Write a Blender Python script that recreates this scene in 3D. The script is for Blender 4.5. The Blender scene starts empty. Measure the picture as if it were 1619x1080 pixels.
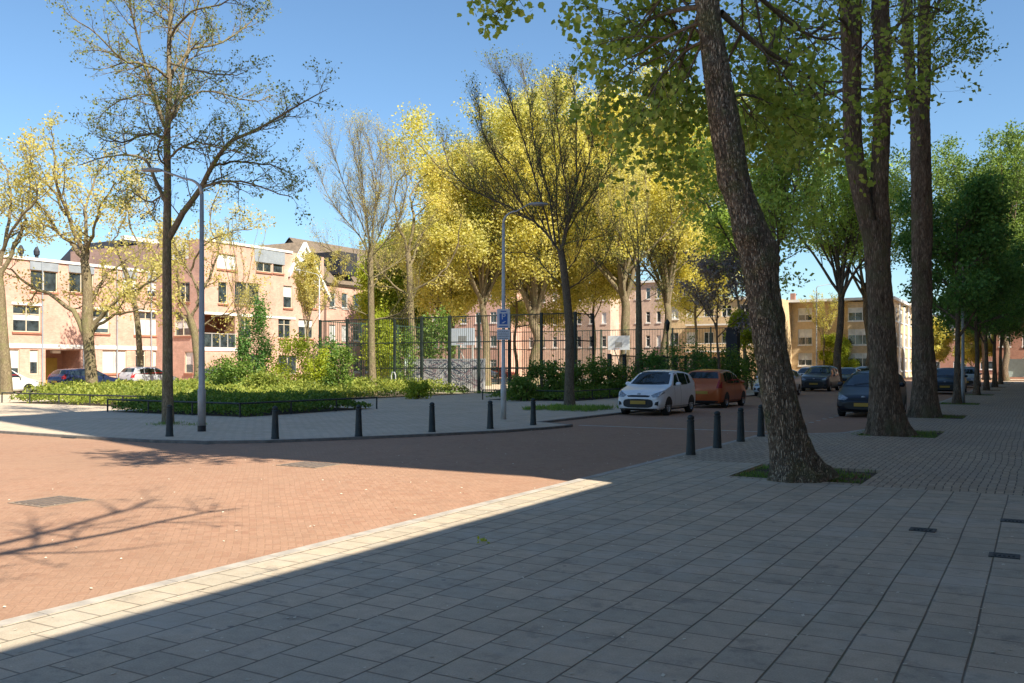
import bpy, bmesh, math, random
import numpy as np
from mathutils import Vector, Matrix, noise
from mathutils.bvhtree import BVHTree
C = bpy.context.scene.collection
SC = bpy.context.scene
TH = math.radians(29.87); CT, SN = math.cos(TH), math.sin(TH)
HC = 1.58; F = 1450.0; CX = 809.5; HY = 578.0
# world X = across the street (towards the right-hand facades), world Y = along the street
# ---------------------------------------------------------------- camera, sky, sun, exposure
cam = bpy.data.cameras.new('camera'); camo = bpy.data.objects.new('camera', cam); C.objects.link(camo)
camo.location = (0, 0, HC); camo.rotation_euler = (math.pi/2, 0, TH)
cam.sensor_width = 36; cam.lens = 36*F/1619; cam.shift_y = (HY-540)/1619; cam.clip_start = .05; cam.clip_end = 2500
SC.camera = camo
SUN_AZ = math.atan2(.956, -.292)      # clockwise from +Y
SUN_EL = math.radians(45)
wd = bpy.data.worlds.new("World"); SC.world = wd; wd.use_nodes = True
nt = wd.node_tree; bg = nt.nodes['Background']
sky = nt.nodes.new('ShaderNodeTexSky'); sky.sky_type = 'NISHITA'; sky.sun_disc = False
sky.sun_elevation = SUN_EL; sky.sun_rotation = SUN_AZ; sky.altitude = 0; sky.air_density = 1.0; sky.dust_density = .3; sky.ozone_density = 3.0
tn = nt.nodes.new('ShaderNodeMix'); tn.data_type = 'RGBA'; tn.blend_type = 'MULTIPLY'; tn.inputs[0].default_value = 1; tn.inputs[7].default_value = (.84, .975, 1.02, 1)
nt.links.new(sky.outputs[0], tn.inputs[6]); nt.links.new(tn.outputs[2], bg.inputs[0]); bg.inputs[1].default_value = .085
sl = bpy.data.lights.new('sun', 'SUN'); sl.energy = 5.0; sl.angle = math.radians(.5); sl.color = (1, .92, .78)
so = bpy.data.objects.new('sun', sl); C.objects.link(so)
sd = Vector((math.sin(SUN_AZ)*math.cos(SUN_EL), math.cos(SUN_AZ)*math.cos(SUN_EL), math.sin(SUN_EL)))
so.rotation_euler = sd.to_track_quat('Z', 'Y').to_euler(); so.location = (30, -20, 40)
SC.view_settings.view_transform = 'Standard'; SC.view_settings.look = 'None'; SC.view_settings.exposure = 1.06; SC.view_settings.gamma = 1
SC.cycles.max_bounces = 5; SC.cycles.diffuse_bounces = 3; SC.cycles.transparent_max_bounces = 6
# ---------------------------------------------------------------- measuring helpers
def W(px, py, Z):
    X = (px-CX)/F*Z
    return Vector((X*CT-Z*SN, X*SN+Z*CT, HC+(HY-py)/F*Z))
def G(px, py, z=0):
    p = W(px, py, (HC-z)*F/(py-HY)); return p
def depth(s, t): return -s*SN+t*CT
def tat(px, s):
    a = (px-CX)/F; return -s*(CT+a*SN)/(SN-a*CT)
def sat(px, t):
    a = (px-CX)/F; return t*(a*CT-SN)/(CT+a*SN)
def zat(py, Z): return HC+(HY-py)/F*Z
# ---------------------------------------------------------------- naming helpers
def tag(o, label, cat, group=None, kind=None):
    if label: o['label'] = label
    if cat: o['category'] = cat
    if group: o['group'] = group
    if kind: o['kind'] = kind
    return o
def thing(name, label, cat, loc=(0, 0, 0), rz=0, group=None):
    o = bpy.data.objects.new(name, None); C.objects.link(o); o.location = loc; o.rotation_euler = (0, 0, rz)
    o.empty_display_size = .2
    return tag(o, label, cat, group)
def copy_tree(o, parent=None):
    c = o.copy(); C.objects.link(c)
    if parent is not None: c.parent = parent
    for ch in list(o.children): copy_tree(ch, c)
    return c
def mesh_obj(name, V, Fc, mat, parent=None, origin=None, smooth=False):
    me = bpy.data.meshes.new(name)
    V = np.asarray(V, dtype=np.float32).reshape(-1, 3)
    if origin is not None: V = V-np.array(origin, dtype=np.float32)
    if isinstance(Fc, np.ndarray):
        n, k = Fc.shape
        me.vertices.add(len(V)); me.vertices.foreach_set('co', V.ravel())
        me.loops.add(n*k); me.loops.foreach_set('vertex_index', Fc.ravel().astype(np.int32))
        me.polygons.add(n); me.polygons.foreach_set('loop_start', np.arange(0, n*k, k, dtype=np.int32))
        try: me.polygons.foreach_set('loop_total', np.full(n, k, dtype=np.int32))
        except Exception: pass
        me.update(calc_edges=True)
    else:
        me.from_pydata([tuple(map(float, v)) for v in V], [], [list(map(int, f)) for f in Fc]); me.update()
    me.materials.append(mat)
    if smooth: me.polygons.foreach_set('use_smooth', [True]*len(me.polygons))
    o = bpy.data.objects.new(name, me); C.objects.link(o)
    if parent is not None: o.parent = parent
    return o
class MB:
    def __init__(s): s.V = []; s.F = []
    def quad(s, a, b, c, d):
        n = len(s.V); s.V += [a, b, c, d]; s.F.append((n, n+1, n+2, n+3)); return s
    def poly(s, pts):
        n = len(s.V); s.V += list(pts); s.F.append(tuple(range(n, n+len(pts)))); return s
    def box(s, x0, x1, y0, y1, z0, z1):
        n = len(s.V)
        s.V += [(x0, y0, z0), (x1, y0, z0), (x1, y1, z0), (x0, y1, z0), (x0, y0, z1), (x1, y0, z1), (x1, y1, z1), (x0, y1, z1)]
        for f in ((3, 2, 1, 0), (4, 5, 6, 7), (0, 1, 5, 4), (1, 2, 6, 5), (2, 3, 7, 6), (3, 0, 4, 7)): s.F.append(tuple(n+i for i in f))
        return s
    def prism(s, pts, z0, z1):
        n = len(s.V); k = len(pts)
        s.V += [(p[0], p[1], z0) for p in pts]+[(p[0], p[1], z1) for p in pts]
        s.F.append(tuple(n+k+i for i in range(k))); s.F.append(tuple(n+i for i in reversed(range(k))))
        for i in range(k):
            j = (i+1) % k; s.F.append((n+i, n+j, n+k+j, n+k+i))
        return s
    def tube(s, pts, rad, k=8, cap=True):
        pts = [Vector(p) for p in pts]
        if not hasattr(rad, '__len__'): rad = [rad]*len(pts)
        n0 = len(s.V); pu = None
        for i, p in enumerate(pts):
            t = (pts[min(i+1, len(pts)-1)]-pts[max(i-1, 0)]).normalized()
            if pu is None:
                pu = t.orthogonal().normalized()
            u = (pu-t*pu.dot(t)).normalized(); v = t.cross(u); pu = u
            for j in range(k):
                a = 2*math.pi*j/k; s.V.append(tuple(p+(u*math.cos(a)+v*math.sin(a))*rad[i]))
        for i in range(len(pts)-1):
            for j in range(k):
                a = n0+i*k+j; b = n0+i*k+(j+1) % k; s.F.append((a, b, b+k, a+k))
        if cap:
            s.F.append(tuple(n0+j for j in reversed(range(k)))); s.F.append(tuple(n0+(len(pts)-1)*k+j for j in range(k)))
        return s
    def lathe(s, prof, c=(0, 0, 0), k=20, axis='z'):
        n0 = len(s.V)
        for r, h in prof:
            for j in range(k):
                a = 2*math.pi*j/k; x, y = r*math.cos(a), r*math.sin(a)
                p = (x, y, h) if axis == 'z' else (x, h, y)
                s.V.append((p[0]+c[0], p[1]+c[1], p[2]+c[2]))
        for i in range(len(prof)-1):
            for j in range(k):
                a = n0+i*k+j; b = n0+i*k+(j+1) % k; s.F.append((a, b, b+k, a+k))
        return s
    def obj(s, name, mat, parent=None, origin=None, smooth=False):
        return mesh_obj(name, s.V, s.F, mat, parent, origin, smooth)
# ---------------------------------------------------------------- materials
class NT:
    def __init__(s, m): s.m = m; s.t = m.node_tree; s.b = s.t.nodes['Principled BSDF']; s.out = s.t.nodes['Material Output']
    def n(s, typ, **k):
        x = s.t.nodes.new(typ)
        for a, b in k.items(): setattr(x, a, b)
        return x
    def L(s, a, b): s.t.links.new(a, b)
    def setin(s, node, i, v):
        if hasattr(v, 'is_linked') or isinstance(v, bpy.types.NodeSocket): s.L(v, node.inputs[i])
        else: node.inputs[i].default_value = v
    def M(s, op, a, b=None, c=None):
        x = s.n('ShaderNodeMath', operation=op); s.setin(x, 0, a)
        if b is not None: s.setin(x, 1, b)
        if c is not None: s.setin(x, 2, c)
        return x.outputs[0]
    def noise(s, scale, det=3, rough=.55, vec=None):
        x = s.n('ShaderNodeTexNoise'); x.inputs['Scale'].default_value = scale; x.inputs['Detail'].default_value = det; x.inputs['Roughness'].default_value = rough
        if vec is not None: s.L(vec, x.inputs['Vector'])
        return x
    def ramp(s, fac, stops):
        x = s.n('ShaderNodeValToRGB'); e = x.color_ramp.elements
        while len(e) < len(stops): e.new(.5)
        for i, (p, c) in enumerate(stops): e[i].position = p; e[i].color = (*c, 1) if len(c) == 3 else c
        s.L(fac, x.inputs[0]); return x.outputs[0]
    def mix(s, f, a, b, bt='MIX'):
        x = s.n('ShaderNodeMix', data_type='RGBA', blend_type=bt)
        s.setin(x, 0, f)
        for i, v in ((6, a), (7, b)):
            if isinstance(v, bpy.types.NodeSocket): s.L(v, x.inputs[i])
            else: x.inputs[i].default_value = (*v, 1)
        return x.outputs[2]
    def bump(s, h, st=.3, d=.01):
        x = s.n('ShaderNodeBump'); x.inputs['Strength'].default_value = st; x.inputs['Distance'].default_value = d
        s.L(h, x.inputs['Height']); s.L(x.outputs[0], s.b.inputs['Normal']); return x
    def obj(s): return s.n('ShaderNodeTexCoord').outputs['Object']
    def pos(s): return s.n('ShaderNodeNewGeometry').outputs['Position']
def newmat(name, col=(.5, .5, .5), rough=.6, metal=0, spec=.5):
    m = bpy.data.materials.new(name); m.use_nodes = True; t = NT(m)
    t.b.inputs['Base Color'].default_value = (*col, 1); t.b.inputs['Roughness'].default_value = rough
    t.b.inputs['Metallic'].default_value = metal; t.b.inputs['Specular IOR Level'].default_value = spec
    return m, t
def plain(name, col, rough=.6, metal=0, var=.12, scale=3, spec=.5, bump=0):
    m, t = newmat(name, col, rough, metal, spec)
    nz = t.noise(scale, 4, .6, t.pos())
    c = t.ramp(nz.outputs[0], [(.3, tuple(x*(1-var) for x in col)), (.7, tuple(min(1, x*(1+var)) for x in col))])
    t.L(c, t.b.inputs['Base Color'])
    if bump: t.bump(nz.outputs[0], bump, .02)
    return m
def m_tile():
    m, t = newmat('concrete_paving', rough=.8)
    p = t.pos(); w = t.noise(.35, 2, .5, p)
    w2 = t.n('ShaderNodeVectorMath', operation='SCALE'); t.L(w.outputs[1], w2.inputs[0]); w2.inputs['Scale'].default_value = .05
    ad = t.n('ShaderNodeVectorMath', operation='ADD'); t.L(p, ad.inputs[0]); t.L(w2.outputs[0], ad.inputs[1])
    sp = t.n('ShaderNodeSeparateXYZ'); t.L(ad.outputs[0], sp.inputs[0])
    cb = t.n('ShaderNodeCombineXYZ'); t.L(sp.outputs[1], cb.inputs[0]); t.L(sp.outputs[0], cb.inputs[1])
    def br(ms, sm, c1, c2, mc):
        b = t.n('ShaderNodeTexBrick'); b.offset = .5; b.squash = 1
        t.L(cb.outputs[0], b.inputs[0])
        b.inputs['Color1'].default_value = (*c1, 1); b.inputs['Color2'].default_value = (*c2, 1); b.inputs['Mortar'].default_value = (*mc, 1)
        b.inputs['Scale'].default_value = 1; b.inputs['Brick Width'].default_value = .30; b.inputs['Row Height'].default_value = .30
        b.inputs['Mortar Size'].default_value = ms; b.inputs['Mortar Smooth'].default_value = sm; b.inputs['Bias'].default_value = 0
        return b
    b = br(.0085, .35, (.375, .33, .25), (.515, .415, .295), (.10, .085, .06))
    b2 = br(.011, 1, (1, 1, 1), (1, 1, 1), (0, 0, 0))
    # long joints (parallel to the street) are wider and mossier
    fr = t.M('FRACT', t.M('DIVIDE', sp.outputs[0], .30)); dj = t.M('ABSOLUTE', t.M('SUBTRACT', t.M('FRACT', t.M('ADD', fr, .5)), .5))
    lj = t.n('ShaderNodeMapRange'); t.L(dj, lj.inputs[0]); lj.inputs[1].default_value = .008; lj.inputs[2].default_value = .019; lj.inputs[3].default_value = 1; lj.inputs[4].default_value = 0
    big = t.noise(.55, 3, .6, p); fine = t.noise(90, 3, .7, p); mid = t.noise(7, 4, .65, p); moss = t.noise(1.6, 3, .6, p)
    c = t.mix(t.M('MULTIPLY', big.outputs[0], .55), b.outputs[0], (.48, .385, .275), 'MIX')
    c = t.mix(.75, c, t.ramp(mid.outputs[0], [(.3, (.80, .80, .80)), (.7, (1.12, 1.12, 1.12))]), 'MULTIPLY')
    c = t.mix(.55, c, t.ramp(fine.outputs[0], [(.35, (.72, .72, .72)), (.65, (1.2, 1.2, 1.2))]), 'MULTIPLY')
    st = t.noise(2.6, 5, .75, p)
    c = t.mix(t.ramp(st.outputs[0], [(.56, (0, 0, 0)), (.68, (.55, .55, .55))]), c, (.15, .14, .12))
    gm = t.n('ShaderNodeTexVoronoi'); gm.inputs['Scale'].default_value = 2.2; t.L(p, gm.inputs['Vector'])
    c = t.mix(t.ramp(gm.outputs['Distance'], [(.035, (.7, .7, .7)), (.05, (0, 0, 0))]), c, (.10, .095, .09))
    st2 = t.noise(.9, 6, .7, p); c = t.mix(t.ramp(st2.outputs[0], [(.5, (0, 0, 0)), (.7, (.5, .5, .5))]), c, (.50, .47, .40))
    jc = t.ramp(moss.outputs[0], [(.45, (.055, .052, .043)), (.6, (.075, .085, .035))])
    c = t.mix(t.M('MULTIPLY', lj.outputs[0], t.ramp(moss.outputs[0], [(.3, (.3, .3, .3)), (.6, (.8, .8, .8))])), c, jc)
    t.L(c, t.b.inputs['Base Color'])
    h = t.M('ADD', t.M('MULTIPLY', t.M('MINIMUM', b2.outputs[0], 1.0), 1), t.M('MULTIPLY', fine.outputs[0], .12))
    h = t.M('SUBTRACT', h, t.M('MULTIPLY', lj.outputs[0], .6)); h = t.M('ADD', h, t.M('MULTIPLY', mid.outputs[0], .35))
    t.bump(h, .6, .006)
    t.L(t.ramp(big.outputs[0], [(.3, (.62, .62, .62)), (.7, (.85, .85, .85))]), t.b.inputs['Roughness'])
    return m
def m_klinker(name, w, angle, cols, joint, rough=.85, wear=(.3, .25, .2), bst=.55):
    """2:1 herringbone brick paving"""
    m, t = newmat(name, rough=rough, spec=.35)
    p = t.pos()
    wz = t.noise(.5, 2, .5, p); w2 = t.n('ShaderNodeVectorMath', operation='SCALE'); t.L(wz.outputs[1], w2.inputs[0]); w2.inputs['Scale'].default_value = .12
    ad = t.n('ShaderNodeVectorMath', operation='ADD'); t.L(p, ad.inputs[0]); t.L(w2.outputs[0], ad.inputs[1])
    mp = t.n('ShaderNodeMapping'); mp.inputs['Rotation'].default_value = (0, 0, math.radians(angle)); mp.inputs['Scale'].default_value = (1/w, 1/w, 1); t.L(ad.outputs[0], mp.inputs[0])
    sp = t.n('ShaderNodeSeparateXYZ'); t.L(mp.outputs[0], sp.inputs[0]); x, y = sp.outputs[0], sp.outputs[1]
    i, j = t.M('FLOOR', x), t.M('FLOOR', y); fx, fy = t.M('FRACT', x), t.M('FRACT', y)
    k = t.M('FLOORED_MODULO', t.M('SUBTRACT', i, j), 4.0)
    def eq(v): return t.M('COMPARE', k, float(v), .1)
    m0, m1, m2, m3 = eq(0), eq(1), eq(2), eq(3)
    ex, gx, ey, gy = fx, t.M('SUBTRACT', 1, fx), fy, t.M('SUBTRACT', 1, fy)
    ex = t.M('ADD', ex, m1); gx = t.M('ADD', gx, m0); gy = t.M('ADD', gy, m3); ey = t.M('ADD', ey, m2)
    d = t.M('MINIMUM', t.M('MINIMUM', ex, gx), t.M('MINIMUM', ey, gy))
    bi = t.M('SUBTRACT', i, m1); bj = t.M('SUBTRACT', j, m2)
    cb = t.n('ShaderNodeCombineXYZ'); t.L(bi, cb.inputs[0]); t.L(bj, cb.inputs[1])
    wn = t.n('ShaderNodeTexWhiteNoise', noise_dimensions='2D'); t.L(cb.outputs[0], wn.inputs[0])
    col = t.ramp(wn.outputs[0], [(q/(len(cols)-1), c) for q, c in enumerate(cols)])
    big = t.noise(.45, 4, .6, p); fine = t.noise(60, 3, .7, p)
    col = t.mix(t.ramp(big.outputs[0], [(.42, (0, 0, 0)), (.68, (.55, .55, .55))]), col, wear)
    b2_ = t.noise(1.7, 6, .75, p); b4_ = t.noise(.16, 5, .6, p); col = t.mix(t.ramp(b4_.outputs[0], [(.42, (0, 0, 0)), (.62, (.30, .30, .30))]), col, tuple(x*.62 for x in wear)); col = t.mix(t.ramp(b2_.outputs[0], [(.52, (0, 0, 0)), (.7, (.35, .35, .35))]), col, tuple(x*.5 for x in wear))
    col = t.mix(.6, col, t.ramp(fine.outputs[0], [(.35, (.75, .75, .75)), (.65, (1.2, 1.2, 1.2))]), 'MULTIPLY')
    mr = t.n('ShaderNodeMapRange'); t.L(d, mr.inputs[0]); mr.inputs[1].default_value = .03; mr.inputs[2].default_value = .10
    col = t.mix(mr.outputs[0], joint, col)
    t.L(col, t.b.inputs['Base Color'])
    h = t.M('ADD', mr.outputs[0], t.M('MULTIPLY', wn.outputs[0], .5)); t.bump(t.M('ADD', h, t.M('MULTIPLY', fine.outputs[0], .3)), bst, .008)
    return m
def m_brick(name, c1, c2, mortar=(.45, .4, .35), vertical='xy'):
    m, t = newmat(name, rough=.88, spec=.25)
    p = t.pos(); sp = t.n('ShaderNodeSeparateXYZ'); t.L(p, sp.inputs[0])
    cb = t.n('ShaderNodeCombineXYZ'); t.L(t.M('ADD', sp.outputs[0], sp.outputs[1]), cb.inputs[0]); t.L(sp.outputs[2], cb.inputs[1])
    b = t.n('ShaderNodeTexBrick'); t.L(cb.outputs[0], b.inputs[0]); b.inputs['Color1'].default_value = (*c1, 1); b.inputs['Color2'].default_value = (*c2, 1); b.inputs['Mortar'].default_value = (*mortar, 1)
    b.inputs['Scale'].default_value = 1; b.inputs['Brick Width'].default_value = .22; b.inputs['Row Height'].default_value = .065; b.inputs['Mortar Size'].default_value = .006
    n1 = t.noise(.6, 5, .65, p); n2 = t.noise(3.5, 3, .6, p)
    c = t.mix(.8, b.outputs[0], t.ramp(n1.outputs[0], [(.3, (.78, .76, .74)), (.7, (1.15, 1.12, 1.1))]), 'MULTIPLY')
    c = t.mix(.6, c, t.ramp(n2.outputs[0], [(.35, (.85, .85, .85)), (.65, (1.1, 1.1, 1.1))]), 'MULTIPLY')
    t.L(c, t.b.inputs['Base Color']); t.bump(b.outputs[1], -.3, .01)
    return m
def m_leaf(name, cols, trans=.42, rough=.55):
    m, t = newmat(name, rough=rough, spec=.3)
    g = t.n('ShaderNodeNewGeometry')
    c = t.ramp(g.outputs['Random Per Island'], [(q/(len(cols)-1), x) for q, x in enumerate(cols)])
    nz = t.noise(.35, 2, .5, g.outputs['Position'])
    c = t.mix(.5, c, t.ramp(nz.outputs[0], [(.35, (.75, .8, .8)), (.65, (1.2, 1.15, 1.05))]), 'MULTIPLY')
    t.L(c, t.b.inputs['Base Color'])
    tr = t.n('ShaderNodeBsdfTranslucent'); t.L(t.mix(1, c, (1.25, 1.2, .7), 'MULTIPLY'), tr.inputs[0])
    mx = t.n('ShaderNodeMixShader'); mx.inputs[0].default_value = trans
    t.L(t.b.outputs[0], mx.inputs[1]); t.L(tr.outputs[0], mx.inputs[2]); t.L(mx.outputs[0], t.out.inputs[0])
    return m
def m_bark(name, dark, light, moss=None, sc=1.0, st=.8, patch=None):
    m, t = newmat(name, rough=.92, spec=.2)
    p = t.obj(); mp = t.n('ShaderNodeMapping'); mp.inputs['Scale'].default_value = (9*sc, 9*sc, 2.0*sc); t.L(p, mp.inputs[0])
    wv = t.noise(1.2, 6, .72, mp.outputs[0])
    v = t.n('ShaderNodeTexVoronoi', feature='DISTANCE_TO_EDGE'); v.inputs['Scale'].default_value = 2.6
    av = t.n('ShaderNodeVectorMath', operation='ADD'); t.L(mp.outputs[0], av.inputs[0]); t.L(wv.outputs[1], av.inputs[1]); t.L(av.outputs[0], v.inputs['Vector'])
    crack = t.ramp(v.outputs[0], [(0, (0, 0, 0)), (.22, (1, 1, 1))])
    col = t.ramp(wv.outputs[0], [(.32, dark), (.68, light)])
    col = t.mix(.75, col, t.mix(crack, (.45, .42, .4), (1.15, 1.15, 1.15)), 'MULTIPLY')
    b = t.noise(1.3*sc, 4, .7, p)
    if moss: col = t.mix(t.ramp(b.outputs[0], [(.5, (0, 0, 0)), (.62, (.65, .65, .65))]), col, moss)
    if patch:
        b3 = t.noise(14*sc, 3, .7, p)
        col = t.mix(t.ramp(b3.outputs[0], [(.60, (0, 0, 0)), (.66, (.75, .75, .75))]), col, patch)
    t.L(col, t.b.inputs['Base Color'])
    t.bump(t.M('ADD', t.M('MULTIPLY', crack, .6), wv.outputs[0]), st, .03)
    return m
def m_paint(name, col, rough=.3, metal=0, coat=.3):
    m, t = newmat(name, col, rough, metal)
    t.b.inputs['Coat Weight'].default_value = coat; t.b.inputs['Coat Roughness'].default_value = .06
    nz = t.noise(5, 4, .6, t.obj()); c = t.ramp(nz.outputs[0], [(.3, tuple(x*.9 for x in col)), (.7, col)])
    t.L(c, t.b.inputs['Base Color'])
    return m
def m_glass(name, col=(.02, .03, .035), rough=.06):
    m, t = newmat(name, col, rough, 0, .9)
    nz = t.noise(2.2, 2, .5, t.pos()); c = t.ramp(nz.outputs[0], [(.35, tuple(x*.6 for x in col)), (.65, tuple(min(1, x*1.8) for x in col))]); t.L(c, t.b.inputs['Base Color'])
    t.bump(t.noise(.8, 1, .5, t.pos()).outputs[0], .06, .05)
    return m
M = {}
M['tile'] = m_tile()
M['road'] = m_klinker('road_brick', .07, 45, [(.33, .175, .107), (.365, .205, .128), (.40, .23, .147), (.35, .205, .132)], (.30, .178, .108), wear=(.38, .235, .15), bst=.3)
M['klink'] = m_klinker('path_brick', .10, 0, [(.38, .30, .21), (.45, .355, .25), (.52, .415, .29), (.40, .33, .245)], (.09, .08, .065), wear=(.40, .34, .27))
M['plaza'] = m_klinker('plaza_brick', .15, 90, [(.49, .395, .28), (.56, .45, .325), (.62, .50, .36), (.53, .435, .32)], (.34, .27, .20), wear=(.68, .55, .42))
M['kerb'] = plain('kerb_concrete', (.38, .34, .29), .85, var=.25, scale=5, bump=.2)
M['kerbdark'] = plain('dark_kerb', (.17, .155, .135), .9, var=.3, scale=6)  # darker concrete tone for the kerb round the square
M['palestone'] = plain('pale_sett', (.42, .40, .36), .8, var=.2, scale=9)
M['ground'] = plain('far_ground', (.17, .15, .12), .95, var=.2, scale=.4)
M['soil'] = plain('soil', (.07, .05, .035), 1, var=.5, scale=20, bump=.8)
M['zinc'] = plain('zinc_panel', (.27, .30, .33), .5, var=.15, scale=1.5)
M['white'] = plain('white_paint', (.72, .70, .66), .6, var=.06, scale=2)
M['frame'] = plain('cream_frame', (.60, .52, .38), .6, var=.08)
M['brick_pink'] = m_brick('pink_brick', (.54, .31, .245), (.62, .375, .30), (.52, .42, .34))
M['brick_och'] = m_brick('ochre_brick', (.60, .45, .27), (.68, .52, .33), (.5, .38, .22))
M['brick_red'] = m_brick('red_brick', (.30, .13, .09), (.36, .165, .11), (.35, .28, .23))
M['brick_pale'] = m_brick('pale_brick', (.52, .37, .29), (.60, .44, .35), (.55, .47, .4))
M['slate'] = plain('dark_roof', (.028, .029, .038), .7, var=.3, scale=4)
M['roofbrown'] = plain('brown_roof', (.16, .12, .085), .85, var=.3, scale=4)
M['sill'] = plain('sill_brick', (.33, .14, .09), .8)
M['glass'] = m_glass('window_glass', (.03, .04, .045), .05)
M['curtain'] = plain('net_curtain', (.62, .62, .60), .35, var=.25, scale=1.3, spec=.8)
M['carglass'] = m_glass('car_glass', (.012, .018, .02), .03)
M['black'] = plain('black_plastic', (.015, .015, .016), .55)
M['iron'] = plain('black_iron', (.02, .022, .022), .5, var=.3)
M['bollard'] = plain('bollard_paint', (.018, .027, .027), .6, var=.35, scale=9, bump=.15)
M['greenpost'] = plain('dark_green_paint', (.035, .07, .055), .5, var=.3)
M['galv'] = plain('galvanised_steel', (.50, .49, .46), .5, .1, var=.15, scale=4)
M['greypole'] = plain('grey_pole', (.34, .335, .32), .5, .2, var=.15, scale=4)
M['lampwhite'] = plain('pale_pole', (.46, .47, .46), .5, .1, var=.1)
M['tyre'] = plain('tyre_rubber', (.018, .018, .018), .85)
M['rim'] = plain('alloy_rim', (.40, .41, .42), .3, .7)
M['plate'] = plain('yellow_plate', (.42, .26, .03), .5, var=.05)
M['red'] = plain('red_lens', (.35, .015, .015), .2)
M['lens'] = plain('headlight_lens', (.34, .36, .38), .10, .3, var=.6, scale=22)
M['signblue'] = plain('sign_blue', (.015, .11, .42), .4, var=.05)
M['signwhite'] = plain('sign_white', (.62, .66, .70), .4, var=.05)
M['ink'] = plain('sign_ink', (.04, .06, .10), .5)
M['grass'] = m_leaf('grass_blades', [(.10, .20, .03), (.18, .30, .05), (.26, .36, .08)], .3)
M['petal'] = plain('petal', (.6, .55, .42), .7, var=.2)
# ---------------------------------------------------------------- the ground
def struct(name, mb, mat, smooth=False): return tag(mb.obj(name, mat, smooth=smooth), None, None, kind='structure')
g = MB(); g.box(-900, 900, -900, 1300, -.5, -.10); struct('ground', g, M['ground'])
r = MB()
for x0, x1, y0, y1 in ((-160, -3.3, -60, 13.3), (-14.9, -3.3, 13.3, 105), (-160, 120, 105, 114), (-14.9, -3.3, 114, 300), (-66, -51, 13.3, 105)):
    nx = max(1, int((x1-x0)/8)); ny = max(1, int((y1-y0)/8))
    for i in range(nx):
        for j in range(ny):
            a0, a1 = x0+(x1-x0)*i/nx, x0+(x1-x0)*(i+1)/nx; b0, b1 = y0+(y1-y0)*j/ny, y0+(y1-y0)*(j+1)/ny
            r.quad((a0, b0, -.055), (a1, b0, -.055), (a1, b1, -.055), (a0, b1, -.055))
struct('road', r, M['road'])
PITS = [(-3.85, -2.05, 12.95, 14.8), (-3.8, -1.95, 21.9, 24.4), (-3.8, -1.95, 30.1, 32.6), (-3.7, -2.1, 41.3, 43.4), (-3.7, -2.1, 54.7, 56.8), (-3.7, -2.1, 65.3, 67.4), (-3.7, -2.1, 74.8, 76.9), (-3.7, -2.1, 87.4, 89.5), (-3.9, -2.0, 96.8, 99.4)]
def slab(name, mat, keep, xs, ys, ztop=0):
    mb = MB()
    for i in range(len(xs)-1):
        for j in range(len(ys)-1):
            x0, x1, y0, y1 = xs[i], xs[i+1], ys[j], ys[j+1]; cx, cy = (x0+x1)/2, (y0+y1)/2
            if keep(cx, cy) and not any(a < cx < b and c < cy < d for a, b, c, d in PITS): mb.box(x0, x1, y0, y1, -.10, ztop)
    return struct(name, mb, mat)
xs = sorted({-5.45, -4.1, -3.6, 1.5, *[p[0] for p in PITS], *[p[1] for p in PITS]})
ys = sorted({-40, -10, 0, 12.75, 14.8, 20.8, 105, *[p[2] for p in PITS], *[p[3] for p in PITS]})
def istile(x, y): return y < (14.8 if x < -3.85 else 12.75)
def isright(x, y): return x > -3.6 or y < 20.8
slab('pavement', M['tile'], lambda x, y: isright(x, y) and istile(x, y), xs, ys)
slab('brick_path', M['klink'], lambda x, y: isright(x, y) and not istile(x, y), xs, ys)
def strip(mb, pts, w, z0=-.10, z1=.002):
    pts = [Vector((p[0], p[1], 0)) for p in pts]; off = []
    for i, p in enumerate(pts):
        a = (p-pts[i-1]).normalized() if i else (pts[1]-p).normalized(); b = (pts[i+1]-p).normalized() if i+1 < len(pts) else a
        t = (a+b).normalized(); n = Vector((t.y, -t.x, 0)); off.append(p+n*w/max(.4, n.dot(Vector((b.y, -b.x, 0)))))
    for i in range(len(pts)-1):
        a, b, c, d = pts[i], pts[i+1], off[i+1], off[i]
        n = max(1, int((b-a).length/1.0))
        for k in range(n):
            f0, f1 = k/n, (k+1)/n-.006/max(.01, (b-a).length/1)
            mb.prism([tuple(a.lerp(b, f0)[:2]), tuple(a.lerp(b, f1)[:2]), tuple(d.lerp(c, f1)[:2]), tuple(d.lerp(c, f0)[:2])], z0, z1)
k = MB()
strip(k, [(-5.45, 20.8), (-5.45, -40)], .12)
strip(k, [(-3.6, 104), (-3.6, 24.2), (-3.9, 22.6), (-5.45, 20.8)], .14)
LK = [(-160, 13.15), (-22, 13.15), (-17.5, 13.1), (-16.3, 13.2), (-15.2, 13.5), (-14.2, 14.3), (-13.3, 15.7), (-12.2, 17.7), (-11.4, 19.4), (-11.0, 21.0), (-10.9, 22.0)]
struct('kerb', k, M['kerb']); k = MB()
strip(k, LK, .13)
strip(k, [(-10.9, 22.0), (-12.3, 22.7), (-12.3, 40), (-13.4, 45), (-13.4, 104)], .15)
struct('kerb', k, M['kerbdark'])
fl = MB(); fl.prism([(-5.45, 20.8), (-3.6, 20.8), (-3.6, 24.2), (-3.9, 22.6)], -.10, 0); struct('brick_path', fl, M['klink'])
pz2 = MB()
pz2.poly([(x, y, 0) for x, y in [(-51, 13.15)]+LK[1:]+[(-12.3, 22.7), (-12.3, 40), (-13.4, 45), (-13.4, 104), (-51, 104)]])
pz2.quad((-160, 13.15, 0), (-66, 13.15, 0), (-66, 104, 0), (-160, 104, 0))
pz2.quad((-160, 114.2, 0), (-15, 114.2, 0), (-15, 300, 0), (-160, 300, 0)); pz2.quad((-3.2, 114.2, 0), (120, 114.2, 0), (120, 300, 0), (-3.2, 300, 0))
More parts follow.
